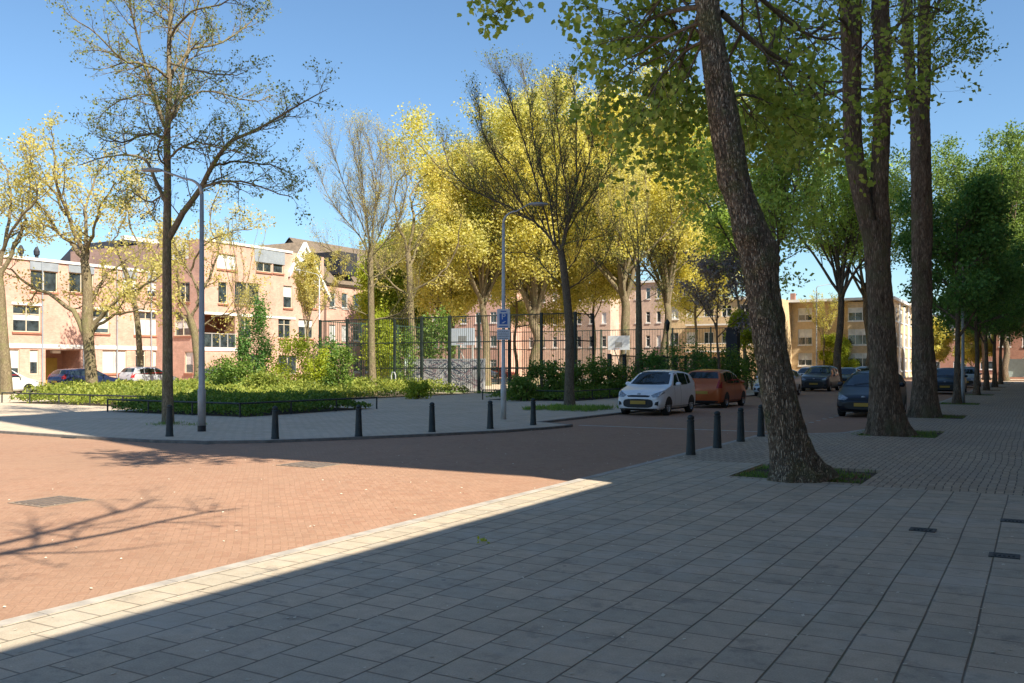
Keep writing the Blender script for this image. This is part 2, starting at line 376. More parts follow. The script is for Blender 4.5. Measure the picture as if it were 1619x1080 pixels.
struct('plaza_paving', pz2, M['plaza'])
sb = MB()
for a, b, c, d in PITS: sb.quad((a, c, -.045), (b, c, -.045), (b, d, -.045), (a, d, -.045))
struct('soil', sb, M['soil'])
# pale setts across the street and along the parking lane
mk = MB(); mk.box(-10.9, -5.6, 22.62, 22.74, -.10, -.051); tag(mk.obj('road_marking', M['palestone']), 'thin pale line of stones crossing the shaded brick street in front of the white car', 'road marking')
mk = MB()
y = 24.2
while y < 44:
    mk.box(-5.72, -5.60, y, y+.16, -.10, -.048); y += .95
tag(mk.obj('road_marking', M['palestone']), 'dotted row of pale stones along the parking lane before the black hatchback', 'road marking')
# covers and drains
def cover(name, px, py, w, l, z, label, cat, mat, ribs=6, group=None):
    p = G(px, py, z); t = thing(name, label, cat, (p.x, p.y, z), 0, group)
    a = MB(); a.box(-w/2, w/2, -l/2, l/2, -.02, .004)
    a.obj('plate', mat, t)
    b = MB(); ribm = M['ribiron']
    for i in range(ribs):
        x = -w/2+w*(i+.5)/ribs; b.box(x-w/ribs*.28, x+w/ribs*.28, -l/2+.02, l/2-.02, .004, .010)
    b.obj('rib', ribm if mat is not M['iron'] else M['black'], t)
    f = MB()
    for x0, x1, y0, y1 in ((-w/2-.03, -w/2, -l/2-.03, l/2+.03), (w/2, w/2+.03, -l/2-.03, l/2+.03), (-w/2, w/2, -l/2-.03, -l/2), (-w/2, w/2, l/2, l/2+.03)): f.box(x0, x1, y0, y1, -.02, .007)
    f.obj('frame', mat, t)
M['coverstone'] = plain('cover_infill', (.24, .18, .13), .85, var=.2, scale=12)
M['ribiron'] = plain('worn_iron', (.13, .10, .08), .7, var=.3, scale=20)
cover('utility_cover', 82, 793, .62, .62, -.052, 'rectangular utility cover in the sunlit brick road, the one nearer the left edge', 'utility cover', M['coverstone'], 5)
cover('utility_cover', 490, 735, .8, .62, -.052, 'rectangular utility cover in the sunlit brick road near the shadow boundary', 'utility cover', M['coverstone'], 5)
for (px, py, lab) in ((1459, 838, 'small dark iron drain cover in the paving, leftmost of the three'), (1602, 824, 'small reddish iron drain cover at the right edge, farthest of the three'), (1588, 879, 'small dark iron drain cover near the right edge, nearest of the three')):
    cover('drain_cover', px, py, .17, .13, .001, lab, 'drain cover', M['iron'], 5, 'small iron covers in the right pavement')
cover('gully_grate', 116, 692, .4, .25, -.052, 'dark gully grate at the foot of the far kerb on the left', 'gully', M['iron'], 6)
# ---------------------------------------------------------------- bollards
def bollard(label, px, py, grp, sh=1):
    p = G(px, py); t = thing('bollard', label, 'bollard', (p.x, p.y, 0), random.uniform(0, 3), grp)
    a = MB(); a.lathe([(.088, -.02), (.088, .03), (.082, .05), (.062, .56), (.06, .585)], k=20); a.obj('post', M['bollard'], t, smooth=True)
    b = MB(); b.lathe([(.066, .585), (.068, .6), (.066, .615), (.052, .622), (.052, .635), (.06, .64), (.062, .665), (.05, .69), (.028, .705), (0, .71)], k=20); b.obj('cap', M['bollard'], t, smooth=True)
    return t
random.seed(3)
for px, py, lab in ((268, 690, 'dark iron bollard standing in front of the big bare tree trunk'), (435, 694, 'dark bollard before the low planter rail, second from left along the curved kerb'), (567, 690, 'dark bollard just right of the planter corner, third from left on the far kerb'), (683, 683, 'lone dark bollard on the far kerb left of the parking sign pole'), (775, 678, 'dark bollard immediately left of the pole carrying the blue parking sign'), (843, 672, 'shortest looking dark bollard immediately right of the parking sign pole')):
    bollard(lab, px, py, 'bollards along the curved kerb of the square')
for px, py, lab in ((1092, 719, 'dark tapered bollard nearest to the camera, leftmost of the row before the leaning trunk'), (1134, 708, 'second dark bollard from the left in the row before the leaning trunk'), (1171, 698, 'third dark bollard in the row, just left of the leaning trunk'), (1203, 690, 'dark bollard partly touching the outline of the leaning trunk, last of its row')):
    bollard(lab, px, py, 'bollards at the near kerb by the leaning tree')
# ---------------------------------------------------------------- street lamps and sign
def lamp(label, px, py, H, arm, mat, r=.075, dirn=(-1, 0), head=.55, band=False, base=None):
    p = base if base is not None else G(px, py)
    t = thing('street_lamp', label, 'street lamp', (p[0], p[1], 0))
    a = MB(); a.tube([(0, 0, 0), (0, 0, 1.0), (0, 0, 1.02), (0, 0, H-.65)], [r*1.25, r*1.25, r, r*.62], 14)
    a.obj('pole', mat, t, smooth=True)
    if band:
        q = MB(); q.tube([(0, 0, 0), (0, 0, .14)], r*1.32, 14); q.obj('base_sleeve', M['black'], t)
    d = Vector((dirn[0], dirn[1], 0)).normalized(); b = MB(); pts = []
    for i in range(9):
        f = i/8; pts.append(Vector((0, 0, H-.65))+d*(.38*(1-math.cos(f*math.pi/2)))+Vector((0, 0, .36*math.sin(f*math.pi/2))))
    pts.append(pts[-1]+d*(arm-.38)+Vector((0, 0, .20)))
    b.tube(pts, [r*.6-.0025*i for i in range(10)], 10); b.obj('arm', mat, t, smooth=True)
    e = pts[-1]; h = MB(); n = Vector((-d.y, d.x, 0))
    prof = [(0, .05, .035), (.08, .09, .06), (head*.5, .115, .075), (head*.9, .08, .05), (head, .03, .02)]
    rings = []
    for x, w, hh in prof:
        c = e+d*x
        rings.append([c+n*w*math.cos(q*math.pi/5)+Vector((0, 0, hh*math.sin(q*math.pi/5)*(1 if q < 6 else .5))) for q in range(10)])
    for ring in rings: h.V += [tuple(v) for v in ring]
    for i in range(len(rings)-1):
        for q in range(10): h.F.append((i*10+q, i*10+(q+1) % 10, (i+1)*10+(q+1) % 10, (i+1)*10+q))
    h.F.append(tuple(range(40, 50)))
    h.obj('lamp_head', M['greypole'], t, smooth=True)
    return t
def dirpx(px0, py0, px1, Z):   # horizontal direction that reads as sideways from the photo's viewpoint
    a = W(px0, py0, Z); b = W(px1, py0, Z); return (b.x-a.x, b.y-a.y)
lamp('tall grey street lamp with black sleeve at its foot beside the big bare tree', 319, 682, 6.35, .95, M['greypole'], .075, dirpx(319, 0, 240, 22), .5, True)
lp = G(796, 663)
lamp('grey street lamp that carries the blue parking sign', 796, 663, 6.4, .72, M['galv'], .068, dirpx(796, 0, 850, 27), .6)
lamp('thin pale street lamp before the pink brick flats with its arm bent left', 505, 620, 7.9, 1.2, M['lampwhite'], .06, dirpx(505, 0, 490, 45), .4, base=W(505, 600, 60)[:2])
lamp('slim brown street lamp in front of the ochre corner building', 1291, 600, 11.6, 1.6, M['greypole'], .09, dirpx(1291, 0, 1320, 100), .7, base=W(1291, 600, 112)[:2])
lamp('pale lamp pole beside the first dark green young tree', 1507, 637, 6.3, .6, M['lampwhite'], .07, dirpx(1507, 0, 1490, 39), .4, base=(G(1507, 637).x+.35, G(1507, 637).y+.3))
pl = W(1055, 600, 62); t = thing('park_lamp', 'short black park lantern on a pole behind the bushes by the ball court', 'park lamp', (pl.x, pl.y, 0))
a = MB(); a.tube([(0, 0, 0), (0, 0, 3.9)], [.06, .05], 10); a.obj('pole', M['iron'], t)
a = MB(); a.lathe([(.07, 3.9), (.13, 4.0), (.17, 4.35), (.19, 4.5), (.08, 4.65), (0, 4.75)], k=14); a.obj('lantern', M['iron'], t, smooth=True)
# parking sign, mounted on the lamp pole, facing the camera
t = thing('parking_sign', 'blue and white P parking sign plate above a small grey text plate on a pole', 'parking sign', (lp.x, lp.y, 0), math.atan2(-lp.x, lp.y))
Zs = depth(lp.x, lp.y); z1, z0 = zat(489, Zs), zat(519, Zs); z3, z2 = zat(521, Zs), zat(537.5, Zs); hw = 10.2*Zs/F
def rrect(mb, x0, x1, z0, z1, y0, y1, r=.03):
    pts = []
    for cx, cz, a0 in ((x1-r, z1-r, 0), (x0+r, z1-r, 90), (x0+r, z0+r, 180), (x1-r, z0+r, 270)):
        for q in range(5): a = math.radians(a0+q*22.5); pts.append((cx+r*math.cos(a), cz+r*math.sin(a)))
    n = len(mb.V); k = len(pts)
    mb.V += [(x, y0, z) for x, z in pts]+[(x, y1, z) for x, z in pts]
    mb.F.append(tuple(n+i for i in range(k))); mb.F.append(tuple(n+k+i for i in reversed(range(k))))
    for i in range(k): mb.F.append((n+i, n+k+i, n+k+(i+1) % k, n+(i+1) % k))
a = MB(); rrect(a, -hw, hw, z0, z1, -.115, -.10); plate = a.obj('sign_plate', M['signwhite'], t)
a = MB(); rrect(a, -hw*.62, hw*.62, z0+.11, z1-.13, -.121, -.1155, .01); bp = a.obj('blue_panel', M['signblue'], t)
a = MB(); rrect(a, -hw, hw, z3-(z3-z2), z3, -.115, -.10); tp = a.obj('text_plate', M['signwhite'], t)
def text_mesh(name, txt, size, mat, parent, loc):
    cu = bpy.data.curves.new(name, 'FONT'); cu.body = txt; cu.size = size; cu.extrude = .002; cu.align_x = 'CENTER'; cu.align_y = 'CENTER'
    o = bpy.data.objects.new('tmp', cu); C.objects.link(o); bpy.context.view_layer.update()
    me = bpy.data.meshes.new_from_object(o); bpy.data.objects.remove(o); me.name = name
    me.materials.clear(); me.materials.append(mat)
    o = bpy.data.objects.new(name, me); C.objects.link(o); o.parent = parent; o.location = loc; o.rotation_euler = (math.pi/2, 0, 0); return o
text_mesh('letter', 'P', .25, M['signwhite'], t, (0, -.124, (z0+z1)/2+.05))
a = MB(); a.poly([(-.06, -.1235, z0+.14), (.0, -.1235, z0+.14), (.08, -.1235, z0+.2), (.03, -.1235, z0+.2)]); a.obj('arrow_mark', M['signwhite'], t)
a = MB()
a.box(-hw*.45, hw*.45, -.1175, -.1155, z1-.085, z1-.05); a.box(-hw*.7, hw*.7, -.1175, -.1155, z0+.03, z0+.06)
a.obj('lettering_bar', M['signblue'], t)
a = MB(); rr = random.Random(5)
for i in range(5):
    zz = z3-.05-i*.052; x = -hw*.8
    while x < hw*.75:
        w = rr.uniform(.015, .05); a.box(x, min(x+w, hw*.8), -.1175, -.1155, zz-.016, zz); x += w+.012
a.obj('lettering_bar', M['ink'], t)
a = MB()
for zz in (z0+.1, z1-.1, z3-.08): a.box(-.06, .06, -.10, .02, zz-.015, zz+.015)
a.obj('bracket', M['galv'], t)
# ---------------------------------------------------------------- buildings
class Bld:
    def __init__(s, name, label, loc, cat='building'):
        s.o = thing(name, label, cat, (loc[0], loc[1], 0)); s.org = (loc[0], loc[1], 0)
    def P(s, pl, c, u, z, d):     # pl 's': plane of constant x facing +x (sg=1) or -x ; 't': constant y facing -y
        if pl == 's': return (c-d, u, z)
        if pl == 'S': return (c+d, u, z)
        return (u, c+d, z)
    def wall(s, pl, c, u0, u1, z0, z1, holes, mat, dep=.16, name='wall'):
        us = sorted({u0, u1, *[h[0] for h in holes], *[h[1] for h in holes]}); zs = sorted({z0, z1, *[h[2] for h in holes], *[h[3] for h in holes]})
        us = [u for u in us if u0 <= u <= u1]; zs = [z for z in zs if z0 <= z <= z1]
        mb = MB()
        for i in range(len(us)-1):
            for j in range(len(zs)-1):
                cu, cz = (us[i]+us[i+1])/2, (zs[j]+zs[j+1])/2
                if any(h[0] < cu < h[1] and h[2] < cz < h[3] for h in holes): continue
                mb.quad(*[s.P(pl, c, u, z, 0) for u, z in ((us[i], zs[j]), (us[i+1], zs[j]), (us[i+1], zs[j+1]), (us[i], zs[j+1]))])
        for h in holes:
            q = [(h[0], h[2]), (h[1], h[2]), (h[1], h[3]), (h[0], h[3])]
            for a in range(4):
                b = (a+1) % 4; mb.quad(s.P(pl, c, *q[a], 0), s.P(pl, c, *q[b], 0), s.P(pl, c, *q[b], dep), s.P(pl, c, *q[a], dep))
        return mb.obj(name, mat, s.o, s.org)
    def bx(s, pl, c, u0, u1, z0, z1, d0, d1, mb):
        a = s.P(pl, c, u0, z0, d0); b = s.P(pl, c, u1, z1, d1)
        mb.box(min(a[0], b[0]), max(a[0], b[0]), min(a[1], b[1]), max(a[1], b[1]), z0, z1)
    def band(s, pl, c, u0, u1, z0, z1, mat, name='band', proud=.06, back=.05):
        mb = MB(); s.bx(pl, c, u0, u1, z0, z1, -proud, -.003, mb); return mb.obj(name, mat, s.o, s.org)
    def win(s, pl, c, h, pane='glass', fr='frame', cols=2, transom=0, sill='sill', bars=0, dep=.12, name='window', blind=0):
        u0, u1, z0, z1 = h; w = .07; mb = MB(); B = lambda a, b, e, f: s.bx(pl, c, a, b, e, f, dep-.05, dep+.04, mb)
        B(u0+.002, u0+w, z0+.002, z1-.002); B(u1-w, u1-.002, z0+.002, z1-.002); B(u0+w, u1-w, z0+.002, z0+w); B(u0+w, u1-w, z1-w, z1-.002)
        for i in range(1, cols):
            x = u0+(u1-u0)*i/cols; B(x-w*.45, x+w*.45, z0+w, z1-w)
        if transom:
            zt = z0+(z1-z0)*transom
            for i in range(cols): B(u0+(u1-u0)*i/cols+w*.9, u0+(u1-u0)*(i+1)/cols-w*.9, zt-w*.4, zt+w*.4)
        f = mb.obj(name, M[fr], s.o, s.org)
        org = s.org
        def pq(e0, e1, mt, nm, d):
            q = MB(); q.quad(*[s.P(pl, c, u, z, d) for u, z in ((u0+w*.5, e0), (u1-w*.5, e0), (u1-w*.5, e1), (u0+w*.5, e1))]); return q.obj(nm, M[mt], f, org)
        zt = z0+(z1-z0)*transom if transom else z1
        zb = zt-(zt-z0)*blind if blind else zt
        pq(z0+w*.5, zb, pane, 'pane', dep)
        if blind: pq(zb+.002, zt, 'curtain', 'blind', dep+.002)
        if transom: pq(zt+.002, z1-w*.5, 'glass', 'pane', dep+.001)
        if sill:
            q = MB(); s.bx(pl, c, u0-.06, u1+.06, z0-.16, z0-.003, -.09, -.004, q); q.obj('sill', M[sill], f, org)
        return f
    def part(s, name, mb, mat, parent=None): return mb.obj(name, mat, parent or s.o, s.org)
def rect_s(s0, a, b, c, d):     # pixel box on a plane x = s0 -> (u0,u1,z0,z1)
    u0, u1 = tat(a, s0), tat(b, s0); Z = depth(s0, (u0+u1)/2); return (u0, u1, zat(d, Z), zat(c, Z))
def rect_t(t0, a, b, c, d):
    u0, u1 = sat(a, t0), sat(b, t0); Z = depth((u0+u1)/2, t0); return (u0, u1, zat(d, Z), zat(c, Z))
# --- left: long low terrace of pink brick
S0 = -67.0; y0, y1 = tat(-150, S0), tat(262, S0); HA = 9.75
A = Bld('apartment_terrace', 'long three storey pink brick terrace with white floor band at the left edge', (S0, (y0+y1)/2), 'apartment building')
hs = []; wins = []
def aw(px, top, kw, z=None):
    h = rect_s(S0, *px); wins.append((h, kw)); hs.append(h)
for px, kw in (((48, 91, 428, 461), dict(cols=2)), ((109, 148, 432, 463), dict(cols=2)), ((194, 216, 440, 467), dict(cols=1, blind=.6)), ((233, 253, 445, 470), dict(cols=1, blind=.6)), ((-40, -5, 424, 458), dict(cols=2)),
               ((20, 64, 483, 525), dict(cols=2, transom=.68, blind=.35)), ((147, 173, 490, 527), dict(cols=1, transom=.68, blind=.7)), ((212, 249, 493, 530), dict(cols=2, transom=.7, pane='curtain')), ((-60, -20, 480, 522), dict(cols=2, transom=.68, blind=.5)),
               ((11, 31, 552, 592), dict(cols=1, blind=.75, sill=None)), ((47, 61, 553, 592), dict(cols=1, blind=.5, sill=None)), ((162, 200, 554, 590), dict(cols=2, pane='curtain')), ((214, 230, 553, 585), dict(cols=1, transom=.72)), ((242, 259, 555, 590), dict(cols=1, blind=.7)), ((-60, -20, 550, 590), dict(cols=2, blind=.5))):
    aw(px, 0, kw)
porch = rect_s(S0, 72, 128, 553, 615); porch = (porch[0], porch[1], 0.0, porch[3])
A.wall('s', S0, y0, y1, 0, HA, hs+[porch], M['brick_pink'], .16)
for h, kw in wins: A.win('s', S0, h, **kw)
# porch recess
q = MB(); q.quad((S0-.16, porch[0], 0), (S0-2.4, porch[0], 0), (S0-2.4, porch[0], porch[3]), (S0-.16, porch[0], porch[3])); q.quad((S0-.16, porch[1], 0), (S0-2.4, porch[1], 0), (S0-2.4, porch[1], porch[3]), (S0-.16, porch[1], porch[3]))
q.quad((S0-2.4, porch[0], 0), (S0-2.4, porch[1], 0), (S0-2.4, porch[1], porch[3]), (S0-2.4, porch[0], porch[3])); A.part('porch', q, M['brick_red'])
q = MB(); q.quad((S0-.16, porch[0], porch[3]-.002), (S0-2.4, porch[0], porch[3]-.002), (S0-2.4, porch[1], porch[3]-.002), (S0-.16, porch[1], porch[3]-.002)); A.part('porch_ceiling', q, M['white'])
pm = (porch[0]*.5+porch[1]*.5)
q = MB(); q.box(S0-2.38, S0-2.32, pm-.1, pm+1.0, 0, 2.2); d = A.part('door', q, plain('mustard_door', (.35, .24, .05), .5))
q = MB(); q.box(S0-2.38, S0-2.30, porch[0]+.25, porch[0]+1.1, 0, 2.3); A.part('door', q, M['slate'])
q = MB(); q.box(S0-1.2, S0-.9, pm-.35, pm+.35, porch[3]-.28, porch[3]-.06); A.part('porch_light', q, M['white'])
A.band('s', S0, y0, y1, 2.92, 3.24, M['white'])
for h, kw in wins[:5]:
    mb = MB(); A.bx('s', S0, h[0]-.05, h[1]+.05, h[3]+.0, HA-.12, -.05, -.003, mb); mb.obj('zinc_panel', M['zinc'], A.o, A.org)
for h, kw in wins[5:9]:
    mb = MB(); A.bx('s', S0, h[0]-.1, h[1]+.1, h[3]+.02, h[3]+.2, -.05, -.003, mb); mb.obj('lintel', M['white'], A.o, A.org)
A.band('s', S0, y0, y1, HA-.10, HA+.12, M['white'], 'roof_edge', .12)
q = MB(); q.box(S0-11, S0-.01, y0, y1, HA-.3, HA-.05); q.box(S0-11, S0-10.8, y0, y1, 0, HA-.31); q.box(S0-10.8, S0-.2, y0, y0+.2, 0, HA-.31); A.part('roof', q, M['slate'])
for px in (33, 58):
    u = tat(px, S0-1.5); q = MB(); q.lathe([(.14, HA-.05), (.14, HA+.5), (.22, HA+.55), (.24, HA+.85), (.1, HA+1.15), (0, HA+1.2)], (S0-1.5, u, 0), 10); A.part('chimney', q, M['slate'])
for pu in (66, 131, 184, 238):
    u = tat(pu, S0); q = MB(); q.tube([(S0+.11, u, 0), (S0+.11, u, HA-.15)], .055, 8); A.part('downpipe', q, M['zinc'])
rr = random.Random(2)
# --- dark slate roofed block behind the terrace
RB = Bld('slate_roof_house', 'dark slate mansard roof rising behind the pink terrace', (-80, 62), 'house')
ya, yb = tat(140, -80), tat(262, -80)
q = MB(); q.box(-88, -76, ya, yb, 0, 9.9); RB.part('wall', q, M['brick_pink'])
q = MB(); e = [(-76, ya), (-76, yb), (-88, yb), (-88, ya)]; tp = [(-78.5, ya+2.6), (-78.5, yb-2), (-86, yb-2), (-86, ya+2.6)]
for i in range(4):
    j = (i+1) % 4; q.quad((*e[i], 9.9), (*e[j], 9.9), (*tp[j], 14.0), (*tp[i], 14.0))
q.poly([(*p, 14.0) for p in tp]); RB.part('roof', q, M['slate'])
q = MB(); q.box(-77.9, -77.4, ya+2, yb-2.2, 13.9, 14.3); RB.part('roof_edge', q, M['white'])
# --- four storey block
S1 = -61.4; t1 = tat(318, S1); t2 = tat(512, S1); HB = 12.3
B = Bld('apartment_block', 'four storey pink brick flats with loggia and white chevron gable left of centre', (S1, (t1+t2)/2), 'apartment building')
hs = []; wl = []
for px, kw in (((343, 374, 402, 426), dict(cols=2, pane='curtain')), ((405, 430, 404, 430), dict(cols=2, blind=.5)), ((432, 448, 408, 432), dict(cols=1)), ((371, 411, 447, 482), dict(cols=2)), ((448, 462, 452, 487), dict(cols=1, blind=.5)), ((345, 360, 446, 480), dict(cols=1)),
               ((440, 460, 504, 535), dict(cols=2, transom=.7)), ((378, 398, 503, 535), dict(cols=2)), ((472, 495, 505, 535), dict(cols=2, blind=.4)), ((392, 412, 560, 592), dict(cols=1)), ((440, 470, 562, 592), dict(cols=2)), ((480, 500, 455, 487), dict(cols=1)), ((489, 508, 404, 436), dict(cols=1))):
    h = rect_s(S1, *px); hs.append(h); wl.append((h, kw))
lg = rect_s(S1, 322, 372, 499, 549)
B.wall('s', S1, t1, t2, 0, HB, hs+[lg], M['brick_pink'])
for h, kw in wl: B.win('s', S1, h, **kw)
q = MB()
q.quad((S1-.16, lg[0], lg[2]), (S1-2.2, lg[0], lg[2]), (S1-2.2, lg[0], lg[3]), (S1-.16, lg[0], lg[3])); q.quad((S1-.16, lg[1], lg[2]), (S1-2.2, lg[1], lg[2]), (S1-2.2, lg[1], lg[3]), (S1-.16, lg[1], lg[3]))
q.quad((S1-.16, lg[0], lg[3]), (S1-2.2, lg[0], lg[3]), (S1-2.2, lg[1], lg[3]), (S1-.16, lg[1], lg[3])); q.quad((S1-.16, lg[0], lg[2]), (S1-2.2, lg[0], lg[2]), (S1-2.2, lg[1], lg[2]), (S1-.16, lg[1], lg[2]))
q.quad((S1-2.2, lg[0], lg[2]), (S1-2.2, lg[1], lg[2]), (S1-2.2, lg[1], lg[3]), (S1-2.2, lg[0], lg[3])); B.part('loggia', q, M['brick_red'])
q = MB(); q.box(S1-.06, S1-.03, lg[0], lg[1], lg[2], lg[2]+1.1); B.part('balustrade', q, M['glass'])
q = MB()
for i in range(5):
    u = lg[0]+(lg[1]-lg[0])*i/4; q.box(S1-.02, S1+.03, u-.03, u+.03, lg[2], lg[2]+1.15)
q.box(S1-.02, S1+.03, lg[0], lg[1], lg[2]+1.15, lg[2]+1.2); B.part('railing', q, M['galv'])
B.band('s', S1, t1, lg[1]+.5, lg[2]-.32, lg[2]-.02, M['white']); B.band('s', S1, t1, t2-4, lg[3]+.05, lg[3]+.25, M['white'], 'lintel')
B.wall('t', t1, S0-12, S1, 0, HB, [rect_t(t1, 283, 300, 446, 478), rect_t(t1, 270, 283, 375, 396), rect_t(t1, 276, 302, 497, 531), rect_t(t1, 292, 305, 556, 590)], M['brick_pink'], name='side_wall')
for px, kw in (((283, 300, 446, 478), {}), ((270, 283, 375, 396), {}), ((276, 302, 497, 531), dict(blind=.5, transom=.7)), ((292, 305, 556, 590), dict(cols=1, blind=.6))): B.win('t', t1, rect_t(t1, *px), **kw)
B.band('s', S1, t1, tat(462, S1), HB-.1, HB+.12, M['white'], 'roof_edge', .1)
zz = [tat(p, S1) for p in (402, 450)]
mb = MB(); B.bx('s', S1, zz[0], zz[1], HB-1.3, HB-.11, -.05, -.003, mb); mb.obj('zinc_panel', M['zinc'], B.o, B.org)
q = MB(); q.box(S1-11, S1-.01, t1+.02, t2, HB-.3, HB-.02); q.quad((S1-11, t2, 0), (S1, t2, 0), (S1, t2, HB-.31), (S1-11, t2, HB-.31)); B.part('roof', q, M['slate'])
ga, gb, gm = tat(460, S1), tat(516, S1), tat(481, S1); ZG = depth(S1, gm); za = zat(383, ZG)
q = MB(); q.poly([(S1+.08, ga, HB-1.6), (S1+.08, gb, HB-3.5), (S1+.08, gm, za-.3)]); B.part('gable', q, M['white'])
q = MB(); q.poly([(S1+.10, gm-1.0, HB-1.0), (S1+.10, gm+1.6, HB-1.4), (S1+.10, gm+.2, za-1.6)]); B.part('gable_glass', q, M['glass'])
q = MB()
for (a, za_, b, zb_) in ((ga-.4, HB-1.9, gm, za), (gm, za, gb+.4, HB-3.9)):
    q.V += [(S1-.1, a, za_), (S1+.3, a, za_), (S1+.3, b, zb_), (S1-.1, b, zb_), (S1-.1, a, za_-.45), (S1+.3, a, za_-.45), (S1+.3, b, zb_-.45), (S1-.1, b, zb_-.45)]
    n = len(q.V)-8
    for f in ((0, 1, 2, 3), (7, 6, 5, 4), (1, 5, 6, 2), (0, 3, 7, 4), (0, 4, 5, 1), (3, 2, 6, 7)): q.F.append(tuple(n+i for i in f))
B.part('bargeboard', q, M['white'])
q = MB(); q.quad((S1-.1, gm, za+.05), (S1-9, gm, za+.05), (S1-9, ga-6, HB-.1), (S1-.1, ga-.4, HB-1.8)); q.quad((S1-.1, gm, za+.05), (S1-9, gm, za+.05), (S1-9, gb+.4, HB-3.8), (S1-.1, gb+.4, HB-3.8))
q.quad((S1-5, ga-11, HB), (S1-5, gm, HB), (S1-9, gm, za+.1), (S1-9, ga-8, za+.1)); B.part('gable_roof', q, M['roofbrown'])
ta = tat(268, S1-3); q = MB(); da, db = sat(272, t1+.0), sat(300, t1)
q.poly([(da, t1-.12, HB-1.6), (db, t1-.12, HB-1.6), (db, t1-.12, HB-.5), ((da+db)/2, t1-.12, HB+.5), (da, t1-.12, HB-.5)]); B.part('dormer', q, M['white'])
q = MB(); q.poly([(da+.5, t1-.14, HB-1.5), (db-.5, t1-.14, HB-1.5), (db-.5, t1-.14, HB-.9), (da+.5, t1-.14, HB-.9)]); B.part('dormer_glass', q, M['glass'])
# --- gabled houses behind the court, mostly behind trees
def simple_house(name, label, pl, c, u0, u1, H, mat, rows, cols, wfrac=.5, ridge=0, roofm='roofbrown', pane='glass', dep=10, z1st=.9, cat='apartment building', base='white', fr='white', sill='white', balcony=None):
    org = (c, (u0+u1)/2) if pl in 'sS' else ((u0+u1)/2, c)
    b = Bld(name, label, org, cat); sh = H/rows; holes = []; ww = (u1-u0)/cols
    for r in range(rows):
        for k in range(cols):
            m = u0+ww*(k+.5); holes.append((m-ww*wfrac/2, m+ww*wfrac/2, sh*r+z1st, sh*r+min(sh-.45, z1st+1.55)))
    b.wall(pl, c, u0, u1, 0, H, holes, mat)
    rr = random.Random(label)
    for h in holes: b.win(pl, c, h, pane=rr.choice([pane, 'glass', 'curtain']), cols=2 if h[1]-h[0] > 1 else 1, fr=fr, sill=sill, transom=rr.choice([0, 0, .7]))
    q = MB()
    sg = {'s': -1, 'S': 1, 't': 1}[pl]
    P = (lambda u, z, d: (c+sg*d, u, z)) if pl in 'sS' else (lambda u, z, d: (u, c+d, z))
    q.quad(P(u0, 0, 0), P(u0, 0, dep), P(u0, H, dep), P(u0, H, 0)); q.quad(P(u1, 0, 0), P(u1, 0, dep), P(u1, H, dep), P(u1, H, 0)); q.quad(P(u0, 0, dep), P(u1, 0, dep), P(u1, H, dep), P(u0, H, dep))
    b.part('side_wall', q, mat)
    q = MB()
    if ridge:
        q.quad(P(u0-.2, H-.05, -.35), P(u1+.2, H-.05, -.35), P(u1+.2, H+ridge, dep/2), P(u0-.2, H+ridge, dep/2)); q.quad(P(u0-.2, H-.05, dep+.3), P(u1+.2, H-.05, dep+.3), P(u1+.2, H+ridge, dep/2), P(u0-.2, H+ridge, dep/2))
        q.poly([P(u0, H-.01, 0), P(u0, H-.01, dep), P(u0, H+ridge-.1, dep/2)]); q.poly([P(u1, H-.01, 0), P(u1, H-.01, dep), P(u1, H+ridge-.1, dep/2)])
    else:
        q.quad(P(u0, H, 0), P(u1, H, 0), P(u1, H, dep), P(u0, H, dep))
    b.part('roof', q, M[roofm])
    mb = MB(); a = P(u0-.15, H-.22, -.28 if not ridge else -.1); e = P(u1+.15, H+.1, -.004)
    mb.box(min(a[0], e[0]), max(a[0], e[0]), min(a[1], e[1]), max(a[1], e[1]), H-.22, H+.1); b.part('roof_edge', mb, M['white'])
    if balcony:
        for r in range(1, rows):
            q = MB(); a = P(u0+balcony[0], 0, -1.2); e = P(u0+balcony[1], 0, -.01)
            q.box(min(a[0], e[0]), max(a[0], e[0]), min(a[1], e[1]), max(a[1], e[1]), sh*r-.05, sh*r+.12)
            bl = b.part('balcony', q, M['white'])
            q = MB(); a = P(u0+balcony[0], 0, -1.2); e = P(u0+balcony[1], 0, -1.14)
            q.box(min(a[0], e[0]), max(a[0], e[0]), min(a[1], e[1]), max(a[1], e[1]), sh*r+.121, sh*r+.95); b.part('parapet', q, mat, bl)
            q = MB(); q.box(min(a[0], e[0])-.01, max(a[0], e[0])+.01, min(a[1], e[1])-.01, max(a[1], e[1])+.01, sh*r+.951, sh*r+1.04); b.part('coping', q, M['white'], bl)
    return b
Cb = simple_house('gabled_terrace', 'brick terrace with tall brown pitched roof behind the ball court trees', 's', -64, tat(516, -64), tat(640, -64), 10.2, M['brick_pink'], 3, 7, .5, 5.0)
q = MB(); u = tat(522, -66); q.box(-68, -63.6, u-1.2, u+1.6, 11.2, 13.6); Cb.part('dormer', q, M['slate'])
simple_house('brick_flats', 'red brick flats seen through the fence above the graffiti wall', 't', 112, sat(655, 112), sat(792, 112), 13.6, M['brick_pink'], 4, 6, .42, cat='apartment building')
simple_house('brick_flats', 'pale pink flats with small windows seen between the two forked trunks', 't', 118, sat(795, 118), sat(965, 118), 13.2, M['brick_pale'], 4, 9, .36)
simple_house('brick_flats', 'pale flats behind the second basketball hoop', 't', 121, sat(967, 121), sat(1050, 121), 13.4, M['brick_pale'], 4, 5, .4)
simple_house('balcony_flats', 'ochre brick flats with white edged balconies left of the leaning trunk', 't', 110, sat(1052, 110), sat(1222, 110), 9.8, M['brick_och'], 3, 6, .55, balcony=(3.0, 9.5), roofm='slate')
